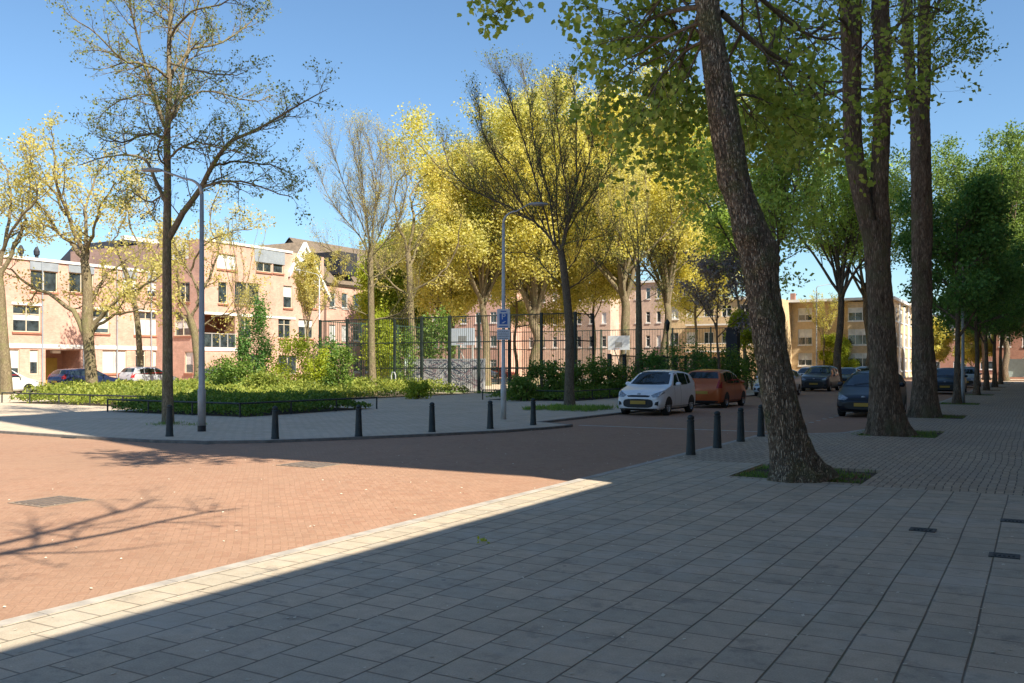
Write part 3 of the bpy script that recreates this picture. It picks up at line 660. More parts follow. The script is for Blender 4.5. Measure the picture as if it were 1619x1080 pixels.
# --- ochre corner building with bays
TF = 119.5; sa, sb_ = sat(1224, TF), sat(1412, TF); HF = 9.55
Fb = Bld('corner_building', 'three storey ochre brick corner building with white framed bay windows', ((sa+sb_)/2, TF), 'apartment building')
hs = []; wl = []
for (a, b) in ((1262, 1284),):
    for (c, d) in ((487, 507), (520, 545), (558, 578)): hs.append(rect_t(TF, a, b, c, d))
for (a, b) in ((1384, 1402),):
    for (c, d) in ((487, 507), (520, 545), (558, 578)): hs.append(rect_t(TF, a, b, c, d))
Fb.wall('t', TF, sa, sb_, 0, HF, hs, M['brick_och'])
for h in hs: Fb.win('t', TF, h, 'glass', 'white', 2, sill='white', blind=.55)
for a, b in ((1340, 1376),):
    u0, u1 = sat(a, TF-1.2), sat(b, TF-1.2)
    hh = [rect_t(TF-1.2, a+1, b-1, c, d) for c, d in ((486, 507), (520, 545), (558, 580))]
    w = Fb.wall('t', TF-1.2, u0, u1, 0, HF-.2, hh, M['brick_och'], .12, 'bay')
    for h in hh: Fb.win('t', TF-1.2, h, 'glass', 'white', 3, sill='white', dep=.08, blind=.4)
    q = MB(); q.quad((u0, TF-1.2, 0), (u0, TF, 0), (u0, TF, HF-.2), (u0, TF-1.2, HF-.2)); q.quad((u1, TF-1.2, 0), (u1, TF, 0), (u1, TF, HF-.2), (u1, TF-1.2, HF-.2)); Fb.part('bay_side', q, M['brick_och'])
q = MB(); q.box(sa-.2, sb_+.4, TF-1.7, TF+12, HF, HF+.32); Fb.part('roof', q, M['white'])
hs = []
for k in range(5):
    for r in range(3): hs.append((TF+2.2+k*4.6, TF+4.6+k*4.6, r*3.1+.9, r*3.1+2.6))
Fb.wall('s', sb_, TF, TF+25, 0, HF, hs, M['brick_och'], name='side_wall')
for h in hs: Fb.win('s', sb_, h, 'glass', 'white', 2, sill='white', blind=.3)
for k in range(5):
    q = MB(); q.box(sb_+.004, sb_+.09, TF+4.9+k*4.6, TF+6.2+k*4.6, 0, HF-.02); Fb.part('pilaster', q, M['white'])
q = MB(); q.box(sb_-12, sb_+.8, TF+12.01, TF+25.3, HF, HF+.32); q.box(sb_-12, sb_-.02, TF+24.8, TF+25, 0, HF-.01); q.box(sa, sa+.2, TF+.01, TF+12, 0, HF-.01); Fb.part('roof', q, M['white'])
q = MB(); u = sat(1253, TF+3); q.box(u-.3, u+.3, TF+3, TF+3.6, HF+.32, HF+1.5); Fb.part('chimney', q, M['brick_red'])
# far right houses
simple_house('brick_house', 'dark brick house with white sash windows at the right edge beyond the tree row', 't', 122, sat(1571, 122), sat(1760, 122), 8.8, M['brick_red'], 3, 5, .5, 3.2, 'slate', cat='house')
simple_house('brick_house', 'reddish brick row closing the far end of the street', 't', 190, -42, 12, 8.5, M['brick_red'], 3, 12, .5, 3.0, 'slate', cat='house')
# tall slab and low block on the near side: they stand beside the photographer and throw the long shadows
def side_block(name, label, y0, y1, H, rows, cols):
    return simple_house(name, label, 'S', 1.55, y0, y1, H, M['brick_pale'], rows, cols, .55, 0, 'slate', dep=12)
side_block('shop_row', 'low flat roofed brick block on the near pavement beside the camera', -30, 9.35, 6.45, 2, 8)
tw = side_block('tower_block', 'tall brick slab block standing along the right pavement outside the picture', 9.4, 97, 31.0, 6, 8)
q = MB(); q.box(1.57, 13.4, 7.0, 9.39, 16.5, 30.98); tw.part('shadow_overhang', q, M['brick_pale'])  # unseen overhang, added to extend the tower's shadow over road and square
# ---------------------------------------------------------------- cars (front of the car looks to local -Y)
def lerp_prof(prof, x):
    for (a, za), (b, zb) in zip(prof, prof[1:]):
        if a <= x <= b: return za+(zb-za)*(x-a)/max(1e-6, b-a)
    return prof[-1][1] if x > prof[-1][0] else prof[0][1]
def smooth_prof(prof, x, w=.035):
    return sum(lerp_prof(prof, min(1, max(0, x+w*k/3)))*c for k, c in ((-3, 1), (-2, 2), (-1, 3), (0, 4), (1, 3), (2, 2), (3, 1)))/16
PROF = {
 'hatch': [(0, .60), (.02, .68), (.05, .76), (.10, .83), (.22, .93), (.265, .965), (.44, 1.42), (.52, 1.475), (.68, 1.48), (.88, 1.41), (.955, 1.03), (.985, .95), (1, .78)],
 'mpv': [(0, .60), (.02, .70), (.06, .80), (.12, .86), (.19, .93), (.23, .98), (.40, 1.44), (.50, 1.53), (.72, 1.55), (.90, 1.49), (.965, 1.08), (.985, .98), (1, .80)],
 'low': [(0, .54), (.02, .62), (.06, .70), (.12, .76), (.24, .90), (.28, .94), (.47, 1.38), (.55, 1.46), (.68, 1.465), (.86, 1.39), (.95, 1.05), (.985, .95), (1, .76)],
 'wagon': [(0, .55), (.02, .64), (.06, .72), (.12, .78), (.27, .90), (.31, .93), (.45, 1.36), (.53, 1.44), (.72, 1.445), (.90, 1.38), (.965, 1.0), (.985, .93), (1, .75)],
 'suv': [(0, .70), (.02, .82), (.05, .92), (.10, .98), (.24, 1.06), (.28, 1.10), (.43, 1.54), (.52, 1.62), (.72, 1.63), (.90, 1.55), (.96, 1.18), (.985, 1.05), (1, .85)]}
def car(name, label, loc, rz, L, Wd, kind, paint, belt=.93, wheel_r=.29, detail=True, side_windows=None, grille='wide', group=None, rimmat='rim', plate='plate', emblem=True, H=None):
    prof = PROF[kind]
    if H:
        h0 = max(z for x, z in prof); prof = [(x, z*H/h0) for x, z in prof]; belt *= H/h0
    Ht = max(z for x, z in prof)
    t = thing('parked_car', label, 'car', (loc[0], loc[1], -.055), rz, group)
    hw = Wd/2; bot = .19
    fw, rw = .19, .815       # wheel positions
    N = 54; xs = sorted(set([0, .004, .012, .022, .035, .05]+[i/N for i in range(3, N-2)]+[.962, .975, .985, .993, 1]))
    def plan(x):
        if x < .16: return .80+.20*math.sqrt(max(0, 1-((.16-x)/.16)**2.3))
        if x > .86: return .84+.16*math.sqrt(max(0, 1-((x-.86)/.14)**2.3))
        return 1
    rings = []
    for x in xs:
        zt = smooth_prof(prof, x, .012); wb = hw*plan(x); e = 0
        if x < .022: e = (1-x/.022)**2
        if x > .985: e = ((x-.985)/.015)**2
        zb = bot+.07*e; zt = zt-.05*e; wb = wb*(1-.05*e)
        bl = min(belt+(.05 if x > .5 else 0)*(x-.3), zt-.07)
        if zt-bl < .12: bl = zt-.075
        tum = (hw*.27)*min(1, max(0, (zt-bl-.07)/(Ht-belt)))
        wr = wb-tum
        pts = [(0, zb), (wb*.55, zb), (wb*.86, zb+.01), (wb*.955, zb+.06), (wb*.985, zb+.14), (wb*1.0, zb+(bl-zb)*.38), (wb*1.0, zb+(bl-zb)*.62), (wb*.982, zb+(bl-zb)*.86), (wb*.955, bl)]
        gh = zt-bl
        for f in (.2, .45, .7, .88): pts.append((wb*.95+(wr*.97-wb*.95)*f, bl+gh*.93*f))
        pts += [(wr*.90, zt-.045*min(1, gh/.3)), (wr*.78, zt-.02*min(1, gh/.3)), (wr*.5, zt), (wr*.25, zt+.008), (0, zt+.010)]
        rings.append([(px, x*L, pz) for px, pz in pts])
    K = len(rings[0]); V = []; Fc = []
    for rg in rings:
        V += [(a, b, c) for a, b, c in rg]+[(-a, b, c) for a, b, c in rg[1:-1][::-1]]
    n = K+K-2
    for i in range(len(rings)-1):
        for j in range(n): Fc.append((i*n+j, i*n+(j+1) % n, (i+1)*n+(j+1) % n, (i+1)*n+j))
    Fc.append(tuple(range(n))[::-1]); Fc.append(tuple((len(rings)-1)*n+j for j in range(n)))
    V = [(a, b-L*.5, c) for a, b, c in V]
    bm = bmesh.new(); vs = [bm.verts.new(v) for v in V]
    for f in Fc: bm.faces.new([vs[i] for i in f])
    bmesh.ops.recalc_face_normals(bm, faces=bm.faces); bm.normal_update()
    tree = BVHTree.FromBMesh(bm)
    me = bpy.data.meshes.new('body'); bm.to_mesh(me); bm.free(); me.materials.append(paint); me.polygons.foreach_set('use_smooth', [True]*len(me.polygons))
    ob = bpy.data.objects.new('body', me); C.objects.link(ob); ob.parent = t
    def patch(nm, poly, side, mat, off=.006, parent=None, step=.07, both=False):
        """lay a polygon on the body: side 'L'/'R' uses (y,z), 'F'/'B' uses (x,z)"""
        b = bmesh.new()
        if side in 'LR': f = b.faces.new([b.verts.new((0, p[0]-L*.5, p[1])) for p in poly]); ax = (1, 2)
        else: f = b.faces.new([b.verts.new((p[0], 0, p[1])) for p in poly]); ax = (0, 2)
        for a in ax:
            lo = min(v.co[a] for v in b.verts); hi = max(v.co[a] for v in b.verts); k = int(lo/step)
            while k*step < hi:
                if k*step > lo:
                    no = Vector((0, 0, 0)); no[a] = 1; co = Vector((0, 0, 0)); co[a] = k*step
                    bmesh.ops.bisect_plane(b, geom=b.verts[:]+b.edges[:]+b.faces[:], plane_co=co, plane_no=no)
                k += 1
        d = {'L': Vector((1, 0, 0)), 'R': Vector((-1, 0, 0)), 'F': Vector((0, 1, 0)), 'B': Vector((0, -1, 0))}[side]
        bad = []
        for v in b.verts:
            o = v.co-d*6; h = tree.ray_cast(o, d)
            if h[0] is None: bad.append(v); continue
            nn = h[1] if h[1].dot(d) < 0 else -h[1]
            v.co = h[0]+nn*off
        if bad: bmesh.ops.delete(b, geom=bad, context='VERTS')
        m2 = bpy.data.meshes.new(nm); b.to_mesh(m2); b.free(); m2.materials.append(mat); m2.polygons.foreach_set('use_smooth', [True]*len(m2.polygons))
        o = bpy.data.objects.new(nm, m2); C.objects.link(o); o.parent = parent or t; return o
    z = lambda x: smooth_prof(prof, x/L, .012)
    # windscreen and rear window (front/back view polygons)
    hood_z = lerp_prof(prof, prof[5][0] if kind != 'wagon' else prof[5][0]); roofz = Ht
    zl, zh = hood_z+.05, roofz-.075
    if detail or True:
        wl, wh = hw*.83, hw*.66
        patch('windscreen', [(-wl, zl), (-wl*.5, zl-.02), (wl*.5, zl-.02), (wl, zl), (wh, zh), (wh*.5, zh+.02), (-wh*.5, zh+.02), (-wh, zh)], 'F', M['carglass'])
        rl = prof[-4][1]+.12 if prof[-4][0] > .9 else 1.1
        rl = prof[-3][1]+.10; rh = prof[-4][1]-.05
        patch('rear_window', [(-hw*.76, rl), (hw*.76, rl), (hw*.66, rh), (-hw*.66, rh)], 'B', M['carglass'])
    # side windows
    bt = belt+.035
    def xs_at(zz, a, b):      # x where the roofline passes zz between fractions a..b
        best = a
        for i in range(60):
            f = a+(b-a)*i/59
            if (smooth_prof(prof, f, .012)-zz)*(1 if smooth_prof(prof, b, .012) > smooth_prof(prof, a, .012) else -1) > 0: best = f; break
        return best*L
    top = roofz-.10
    xa0 = xs_at(bt+.07, prof[4][0], .5)+.16; xa1 = xs_at(top, prof[4][0], .6)+.10
    xb1 = .885*L if kind in ('wagon', 'suv') else .83*L; xb0 = xb1+.10
    mid = .515*L+.02; q3 = .735*L
    sw = [[(xa0, bt), (mid-.04, bt+.01), (mid-.04, top+.005), (xa1, top-.01)], [(mid+.04, bt+.01), (q3, bt+.03), (q3-.03, top-.01), (mid+.04, top+.005)]]
    if kind in ('wagon', 'suv', 'mpv', 'hatch', 'low'): sw.append([(q3+.05, bt+.04), (xb0-.08, bt+.08), (xb1-.04, top-.07), (q3+.02, top-.015)])
    for sd in 'LR':
        for p in sw: patch('side_window', p, sd, M['carglass'], .005)
        if detail:
            gp = patch('door_gap', [(mid-.006, bot+.12), (mid+.006, bot+.12), (mid+.006, bt), (mid-.006, bt)], sd, M['black'], .003)
            patch('door_gap', [(xa0+.03, bot+.15), (xa0+.042, bot+.15), (xa0+.05, bt-.02), (xa0+.038, bt-.02)], sd, M['black'], .003)
            for hx in (mid-.22, q3-.18): patch('door_handle', [(hx, belt-.10), (hx+.16, belt-.095), (hx+.16, belt-.07), (hx, belt-.075)], sd, paint, .022)
        # wheel arches
        for f in (fw, rw):
            cx = f*L; cz = wheel_r; rr = wheel_r+.045
            pl = [(cx+rr*math.cos(a), cz+rr*math.sin(a)) for a in [math.pi*(i/14*1.24-.12) for i in range(15)]]
            patch('wheel_arch', pl, sd, M['black'], .002, step=.06)
        patch('sill', [(fw*L+wheel_r+.06, bot+.03), (rw*L-wheel_r-.06, bot+.03), (rw*L-wheel_r-.06, bot+.10), (fw*L+wheel_r+.06, bot+.10)], sd, M['black'], .003)
    for f in (fw, rw):
        for sx in (-1, 1):
            w = thing_child('wheel', t, (sx*(hw-.10), f*L-L*.5, wheel_r))
            a = MB(); R_ = wheel_r; a.lathe([(R_*.62, -.085), (R_*.86, -.10), (R_*.97, -.085), (R_, -.05), (R_, .05), (R_*.97, .085), (R_*.86, .10), (R_*.62, .085)], (0, 0, 0), 28, 'y')
            ty = a.obj('tyre', M['tyre'], w, smooth=True); ty.rotation_euler = (0, 0, math.pi/2)
            a = MB(); s = sx
            a.lathe([(R_*.64, .07), (R_*.60, .09), (R_*.56, .07), (R_*.50, .045), (R_*.50, .03), (0, .03)], (0, 0, 0), 28, 'y')
            for k_ in range(5):
                an = 2*math.pi*k_/5+.3; p0 = Vector((math.cos(an)*R_*.08, .075, math.sin(an)*R_*.08)); p1 = Vector((math.cos(an)*R_*.57, .075, math.sin(an)*R_*.57)); nn = Vector((-math.sin(an), 0, math.cos(an)))*R_*.085
                i0 = len(a.V); a.V += [tuple(p0-nn), tuple(p1-nn*1.4), tuple(p1+nn*1.4), tuple(p0+nn)]; a.V += [tuple(Vector(v)-Vector((0, .03, 0))) for v in a.V[i0:i0+4]]
                for f_ in ((0, 1, 2, 3), (0, 4, 5, 1), (1, 5, 6, 2), (2, 6, 7, 3)): a.F.append(tuple(i0+q for q in f_))
            a.lathe([(R_*.13, .06), (R_*.12, .085), (0, .09)], (0, 0, 0), 14, 'y')
            rm = a.obj('rim', M[rimmat], w); rm.rotation_euler = (0, 0, -sx*math.pi/2)
    # front
    zf = prof[0][1]; zb0 = bot
    hl = zf+.10
    for s in (-1, 1):
        pts = [(s*hw*.52, hl-.035), (s*hw*.62, hl-.10), (s*hw*.84, hl-.09), (s*hw*.95, hl+.03), (s*hw*.95, hl+.13), (s*hw*.74, hl+.05)]
        patch('headlight', pts if s > 0 else pts[::-1], 'F', M['lens'], .008, step=.05)
        pts = [(s*hw*.70, zb0+.17), (s*hw*.84, zb0+.15), (s*hw*.86, zb0+.29), (s*hw*.74, zb0+.26)]
        if detail: patch('fog_lamp_recess', pts if s > 0 else pts[::-1], 'F', M['black'], .006, step=.05)
        pts = [(s*hw*.74, .80*Ht/1.48), (s*hw*.93, .80*Ht/1.48), (s*hw*.90, belt+.16), (s*hw*.80, belt+.14)] if kind != 'mpv' else [(s*hw*.72, .76), (s*hw*.95, .78), (s*hw*.90, belt+.20), (s*hw*.80, belt+.18)]
        patch('tail_light', pts if s > 0 else pts[::-1], 'B', M['red'], .012, step=.05)
        pts2 = [(L*.955, .82*Ht/1.48), (L*.99, .82*Ht/1.48), (L*.97, belt+.12), (L*.945, belt+.10)]
        patch('tail_light', pts2, 'R' if s > 0 else 'L', M['red'], .010, step=.05)
        # mirror
        a = MB(); mx = s*(hw+.09); my = xa0-L*.5+.10; mz = bt+.05
        a.lathe([(.03, -.075), (.075, -.05), (.085, 0), (.075, .06), (.03, .085)], (0, 0, 0), 12, 'z'); a.V = [(v[2]*1.15+mx, v[1]*.55+my, v[0]*.85+mz) for v in a.V]
        a.F.append(tuple(range(12))); a.F.append(tuple(range(48, 60)))
        a.obj('mirror', paint, t, smooth=True)
    patch('upper_grille', [(-hw*.50, hl-.05), (-hw*.44, hl-.095), (hw*.44, hl-.095), (hw*.50, hl-.05), (hw*.30, hl-.035), (-hw*.30, hl-.035)], 'F', M['black'], .010, step=.05)
    pts = []
    gw, g0, g1 = hw*.64, zb0+.07, zf-.05
    for i in range(16):
        a = 2*math.pi*i/16; cx_ = math.copysign(abs(math.cos(a))**.45, math.cos(a)); sz = math.copysign(abs(math.sin(a))**.6, math.sin(a)); pts.append((gw*cx_, (g0+g1)/2+(g1-g0)/2*sz))
    patch('lower_grille', pts, 'F', M['black'], .008, step=.06)
    a = MB(); zc = (g0+g1)/2+.03
    pf = tree.ray_cast(Vector((0, -6, zc)), Vector((0, 1, 0)))[0]; a.box(-.26, .26, pf.y-.035, pf.y-.012, zc-.055, zc+.055); a.obj('number_plate', M[plate], t)
    zc = .62*Ht/1.48 if kind != 'mpv' else .60
    pf = tree.ray_cast(Vector((0, 6, zc)), Vector((0, -1, 0)))[0]; a = MB(); a.box(-.26, .26, pf.y+.012, pf.y+.03, zc-.055, zc+.055); a.obj('number_plate', M[plate], t)
    pf = tree.ray_cast(Vector((0, -6, bot+.06)), Vector((0, 1, 0)))[0]
    patch('bumper_lip', [(-hw*.75, bot+.005), (hw*.75, bot+.005), (hw*.80, bot+.05), (-hw*.80, bot+.05)], 'F', M['black'], .008)
    patch('rear_bumper_trim', [(-hw*.75, bot+.005), (hw*.75, bot+.005), (hw*.82, bot+.10), (-hw*.82, bot+.10)], 'B', M['black'], .008)
    if emblem:
        zc = hl+.005; pf = tree.ray_cast(Vector((0, -6, zc)), Vector((0, 1, 0)))[0]
        a = MB(); a.lathe([(.065, -.012), (.06, -.02), (0, -.024)], (0, pf.y, zc), 16, 'y'); a.V = [(v[0], v[1], zc+(v[2]-zc)*.6) for v in a.V]; a.obj('emblem', M['rim'], t, smooth=True)
    # wipers
    if detail:
        a = MB(); zz = zl+.02
        for x0, x1 in ((-.45, .05), (.0, .5)):
            p0 = tree.ray_cast(Vector((x0, -6, zz)), Vector((0, 1, 0)))[0]; p1 = tree.ray_cast(Vector((x1, -6, zz+.05)), Vector((0, 1, 0)))[0]
            a.tube([p0+Vector((0, -.03, .01)), p1+Vector((0, -.03, .01))], .008, 5)
        a.obj('wiper', M['black'], t)
        a = MB(); a.tube([(0, L*.30, Ht-.03), (0, L*.33, Ht+.16)], .006, 5); a.obj('aerial', M['black'], t)
    # underside
    a = MB(); a.box(-hw*.8, hw*.8, -L*.44, L*.44, .16, bot+.12); a.obj('underside', M['black'], t)
    return t
def thing_child(name, parent, loc):
    o = bpy.data.objects.new(name, None); C.objects.link(o); o.parent = parent; o.location = loc; o.empty_display_size = .1; return o
P_ = lambda n, c, **k: m_paint(n, c, **k)
car('parked_car', 'small white hatchback facing the camera at the far kerb, with a yellow number plate', (-11.32, 29.75), 0, 3.6, 1.62, 'hatch', P_('car_white', (.86, .86, .86)))
car('parked_car', 'copper orange hatchback seen from behind just beyond the white hatchback', (-11.25, 36.0), math.pi, 3.65, 1.63, 'mpv', P_('car_orange', (.52, .12, .03), metal=.3, rough=.3), H=1.49)
car('parked_car', 'silver car parked half hidden behind the leaning trunk', (-12.35, 50.6), 0, 4.2, 1.75, 'low', P_('car_silver', (.62, .65, .68), metal=.2, rough=.3))
car('parked_car', 'dark grey crossover facing the camera right of the leaning trunk', (-12.3, 61.7), 0, 4.3, 1.8, 'suv', P_('car_grey', (.06, .068, .08), metal=.2, rough=.35, coat=.15))
car('parked_car', 'black compact car between the grey crossover and the olive car', (-12.45, 72.0), 0, 4.1, 1.75, 'hatch', P_('car_darkgreen', (.03, .04, .045)), detail=False)
car('parked_car', 'olive coloured car farthest along the left row of parked cars', (-13.0, 83.5), 0, 4.2, 1.78, 'mpv', P_('car_olive', (.20, .19, .09), metal=.3), detail=False)
car('parked_car', 'pale car roof showing just above the dark grey crossover', (-16.6, 78.5), 0, 4.2, 1.76, 'hatch', P_('car_pale', (.55, .56, .57)), detail=False)
pg = car('parked_car', 'black hatchback with slanted pale headlight half behind the forked trunk', (-4.78, 32.4), 0, 4.05, 1.72, 'low', P_('car_black', (.005, .008, .018), rough=.35, coat=.08), emblem=True)
car('parked_car', 'dark navy hatchback between the straight trunk and the pale lamp pole', (-4.6, 59.2), 0, 4.3, 1.78, 'hatch', P_('car_navy', (.008, .014, .02), rough=.35, coat=.08), H=1.5)
car('parked_car', 'silver car among the young tree trunks on the right', (-4.7, 77.0), 0, 4.2, 1.75, 'mpv', P_('car_silver', (.40, .42, .45), metal=.3), detail=False)
car('parked_car', 'white car at the left edge with its bonnet behind the planting', (-50.4, 30.1), math.pi, 4.1, 1.75, 'mpv', P_('car_white', (.68, .68, .66)))
car('parked_car', 'dark blue estate car parked before the pink terrace porch', (-54.2, 38.4), math.pi, 4.75, 1.8, 'wagon', P_('car_blue', (.015, .025, .07), rough=.2))
car('parked_car', 'silver hatchback parked before the pink terrace, left of the big bare trunk', (-56, 44.6), math.pi, 4.1, 1.75, 'mpv', P_('car_silver', (.50, .52, .55), metal=.3))
car('parked_car', 'grey car mostly hidden by shrubs beside the tall grey lamp', (-56, 51.3), math.pi, 4.1, 1.75, 'low', P_('car_mid', (.20, .21, .23), metal=.3), detail=False)
car('parked_car', 'white car seen through the fence of the ball court', (sat(765, 100), 100), math.pi/2, 4.1, 1.75, 'mpv', P_('car_white', (.68, .68, .66)), detail=False)
car('parked_car', 'orange red car seen through the fence behind the parking sign pole', (sat(803, 103), 101), math.pi/2, 3.9, 1.7, 'hatch', P_('car_red', (.55, .08, .02)), detail=False)
# ---------------------------------------------------------------- ball court fences
def fence(label, A, B, H, posts, rails, mat, barstep=.14, r=.05, bar=.009, cat='fence', name='court_fence', base=.06, kick=None):
    A = Vector((A[0], A[1], 0)); B = Vector((B[0], B[1], 0)); d = (B-A); L = d.length; d.normalize(); n = Vector((-d.y, d.x, 0))
    mid = (A+B)/2; t = thing(name, label, cat, (mid.x, mid.y, 0)); org = (mid.x, mid.y, 0)
    for p in posts:
        q = A+d*p; m = MB(); m.prism([tuple((q+d*a*r+n*b*r)[:2]) for a, b in ((-1, -1), (1, -1), (1, 1), (-1, 1))], -.05, H+.05); m.obj('post', mat, t, org)
    for z in rails:
        m = MB(); q0, q1 = A-n*.035, B+n*.0-n*.035; m.V += [tuple(A-n*.025+Vector((0, 0, z-.03))), tuple(B-n*.025+Vector((0, 0, z-.03))), tuple(B+n*.025+Vector((0, 0, z-.03))), tuple(A+n*.025+Vector((0, 0, z-.03))), tuple(A-n*.025+Vector((0, 0, z+.03))), tuple(B-n*.025+Vector((0, 0, z+.03))), tuple(B+n*.025+Vector((0, 0, z+.03))), tuple(A+n*.025+Vector((0, 0, z+.03)))]
        m.F += [(0, 1, 5, 4), (1, 2, 6, 5), (2, 3, 7, 6), (3, 0, 4, 7), (4, 5, 6, 7), (3, 2, 1, 0)]; m.obj('rail', mat, t, org)
    if barstep:
        m = MB(); k = int(L/barstep)
        for i in range(1, k):
            q = A+d*L*i/k
            i0 = len(m.V); c = [(q+d*a*bar+n*b*bar) for a, b in ((-1, -1), (1, -1), (1, 1), (-1, 1))]
            m.V += [(v.x, v.y, base) for v in c]+[(v.x, v.y, H-.03) for v in c]
            m.F += [(i0+a, i0+(a+1) % 4, i0+4+(a+1) % 4, i0+4+a) for a in range(4)]
        m.obj('bars', mat, t, org)
    return t
TC = 44.2
M['fencedark'] = plain('fence_paint', (.018, .028, .022), .55, var=.3)
def u_t(px, t=TC): return sat(px, t)
A0, A1 = u_t(506), u_t(909)
fence('tall dark green bar fence forming the front of the ball court', (A0, TC), (A1, TC), 4.42, [u_t(p)-A0 for p in (506, 549, 624, 667, 711, 757, 805, 856, 909)], (.08, 1.42, 2.93, 4.39), M['fencedark'], r=.065)
fence('short return of the tall court fence at its right end beside the bare dark tree', (A1+.01, TC+.08), (A1+.01, TC+2.3), 4.42, [.02, 2.2], (.5, 1.42, 2.93, 4.39), M['iron'], .12)
fence('left end of the tall court fence behind the shrubs', (A0-.02, TC+.08), (A0-.02, TC+22), 4.42, [4, 8, 12, 16, 20, 22], (.08, 1.42, 2.93, 4.39), M['greenpost'], .2)
fence('far fence of the ball court seen through the front one', (A0, TC+23), (-19.8, TC+23), 4.42, [0, 3, 6, 9, 12, 15, 18, 19.8], (.08, 1.42, 2.93, 4.39), M['greenpost'], .22)
fence('low black fence with square posts behind the right hand bushes', (-19.5, 44.2), (-19.5, 66), 2.15, [0, 2, 4, 6, 8, 10, 12, 14, 16, 18, 20, 21.8], (.9, 2.1), M['iron'], .16, .09)
q = MB(); q.box(u_t(549, 46), u_t(552, 46)+.2, 45, 45.1, 0, 2.4)
# graffiti wall inside the court
gx0, gx1 = sat(645, 47), sat(765, 47); gt = thing('graffiti_wall', 'low grey wall covered in scribbled graffiti inside the ball court', 'wall', ((gx0+gx1)/2, 47, 0)); go = ((gx0+gx1)/2, 47, 0)
q = MB(); q.box(gx0, gx1, 47, 47.2, 0, 2.0); q.obj('panel', plain('graffiti_ground', (.42, .42, .42), .8, var=.25, scale=1.2), gt, go)
rr = random.Random(11); q = MB(); q2 = MB(); q3 = MB()
for i in range(170):
    x, z = rr.uniform(gx0+.2, gx1-.4), rr.uniform(.2, 1.8); pts = []
    dx, dz = rr.uniform(-.3, .3), rr.uniform(-.3, .3)
    for k in range(rr.randint(4, 8)):
        pts.append((min(gx1-.1, max(gx0+.1, x)), min(1.92, max(.1, z)))); x += dx; z += dz; dx += rr.uniform(-.35, .35); dz = dz*.3+rr.uniform(-.35, .35)
    tgt = rr.choice([q, q, q2, q3]); w = rr.uniform(.008, .022)
    for (a, b), (c, d) in zip(pts, pts[1:]):
        l = math.hypot(c-a, d-b)+1e-5; nx, nz = -(d-b)/l*w, (c-a)/l*w; yy = 46.996-rr.uniform(0, .003)
        tgt.quad((a-nx, yy, b-nz), (c-nx, yy, d-nz), (c+nx, yy, d+nz), (a+nx, yy, b+nz))
q.obj('graffiti', M['ink'], gt, go); q2.obj('graffiti', plain('spray_red', (.33, .24, .26)), gt, go); q3.obj('graffiti', plain('spray_white', (.62, .64, .62)), gt, go)
def hoop(label, px, t, h):
    x = sat(px, t); o = thing('basketball_hoop', label, 'basketball hoop', (x, t, 0))
    a = MB(); a.tube([(.25, .9, 0), (.2, .9, 2.9), (0, .15, 3.3)], .07, 10); a.tube([(-.2, .9, 1.6), (-.5, .1, 3.0)], .04, 8); a.obj('pole', M['lampwhite'], o)
    a = MB(); a.box(-.9, .9, 0, .05, h-.1, h+1.0); a.obj('backboard', M['signwhite'], o)
    a = MB(); a.box(-.3, .3, -.006, -.001, h+.1, h+.5); a.obj('target_square', M['greypole'], o)
    a = MB()
    a.tube([(.225*math.cos(i*math.pi/8), -.28+.225*math.sin(i*math.pi/8), h) for i in range(17)], .012, 6, cap=False); a.obj('ring', M['sill'], o)
hoop('grey basketball hoop above the graffiti wall inside the ball court', 731, 50, 3.0)
hoop('pale basketball hoop behind the dark low fence on the right of the court', 978, 66, 2.9)
t = thing('bike_hoop', 'small pale steel hoop before the court fence right of the twiggy tree', 'bike stand', (sat(622, 43.3), 43.3, 0)); a = MB(); a.tube([(-.15, 0, 0), (-.15, 0, 1.0), (-.08, 0, 1.18), (.08, 0, 1.18), (.15, 0, 1.0), (.15, 0, 0)], .035, 8); a.obj('tube', M['lampwhite'], t)
# dark square column among the shrubs
cx = W(1159, 600, 58); t = thing('dark_column', 'dark square column with a cap among the shrubs left of the leaning trunk', 'column', (cx.x, cx.y, 0)); a = MB(); a.box(-.35, .35, -.35, .35, 0, 3.85); a.obj('shaft', M['slate'], t); a = MB(); a.box(-.42, .42, -.42, .42, 3.851, 3.98); a.obj('cap', M['iron'], t)
cb_ = W(1603, 600, 97); t = thing('utility_cabinet', 'pale grey green hoarding beyond the end of the pavement', 'hoarding', (cb_.x+1.5, 108+8, 0)); a = MB(); a.box(-3, 4, 0, .2, .3, 2.3); a.obj('panel', plain('hoarding_panel', (.34, .42, .40)), t); a = MB(); a.box(-2.9, -2.75, .05, .15, 0, .3); a.box(3.6, 3.75, .05, .15, 0, .3); a.obj('foot', M['iron'], t)
t = thing('road_sign', 'small dark round sign on a thin post at the end of the right pavement', 'road sign', (-1.0, 101, 0)); a = MB(); a.tube([(0, 0, 0), (0, 0, 3.6)], .04, 8); a.obj('post', M['galv'], t); a = MB(); a.lathe([(.0, -.06), (.32, -.06), (.32, -.045), (0, -.045)], (0, 0, 3.3), 20, 'y'); a.obj('sign_disc', M['greenpost'], t)
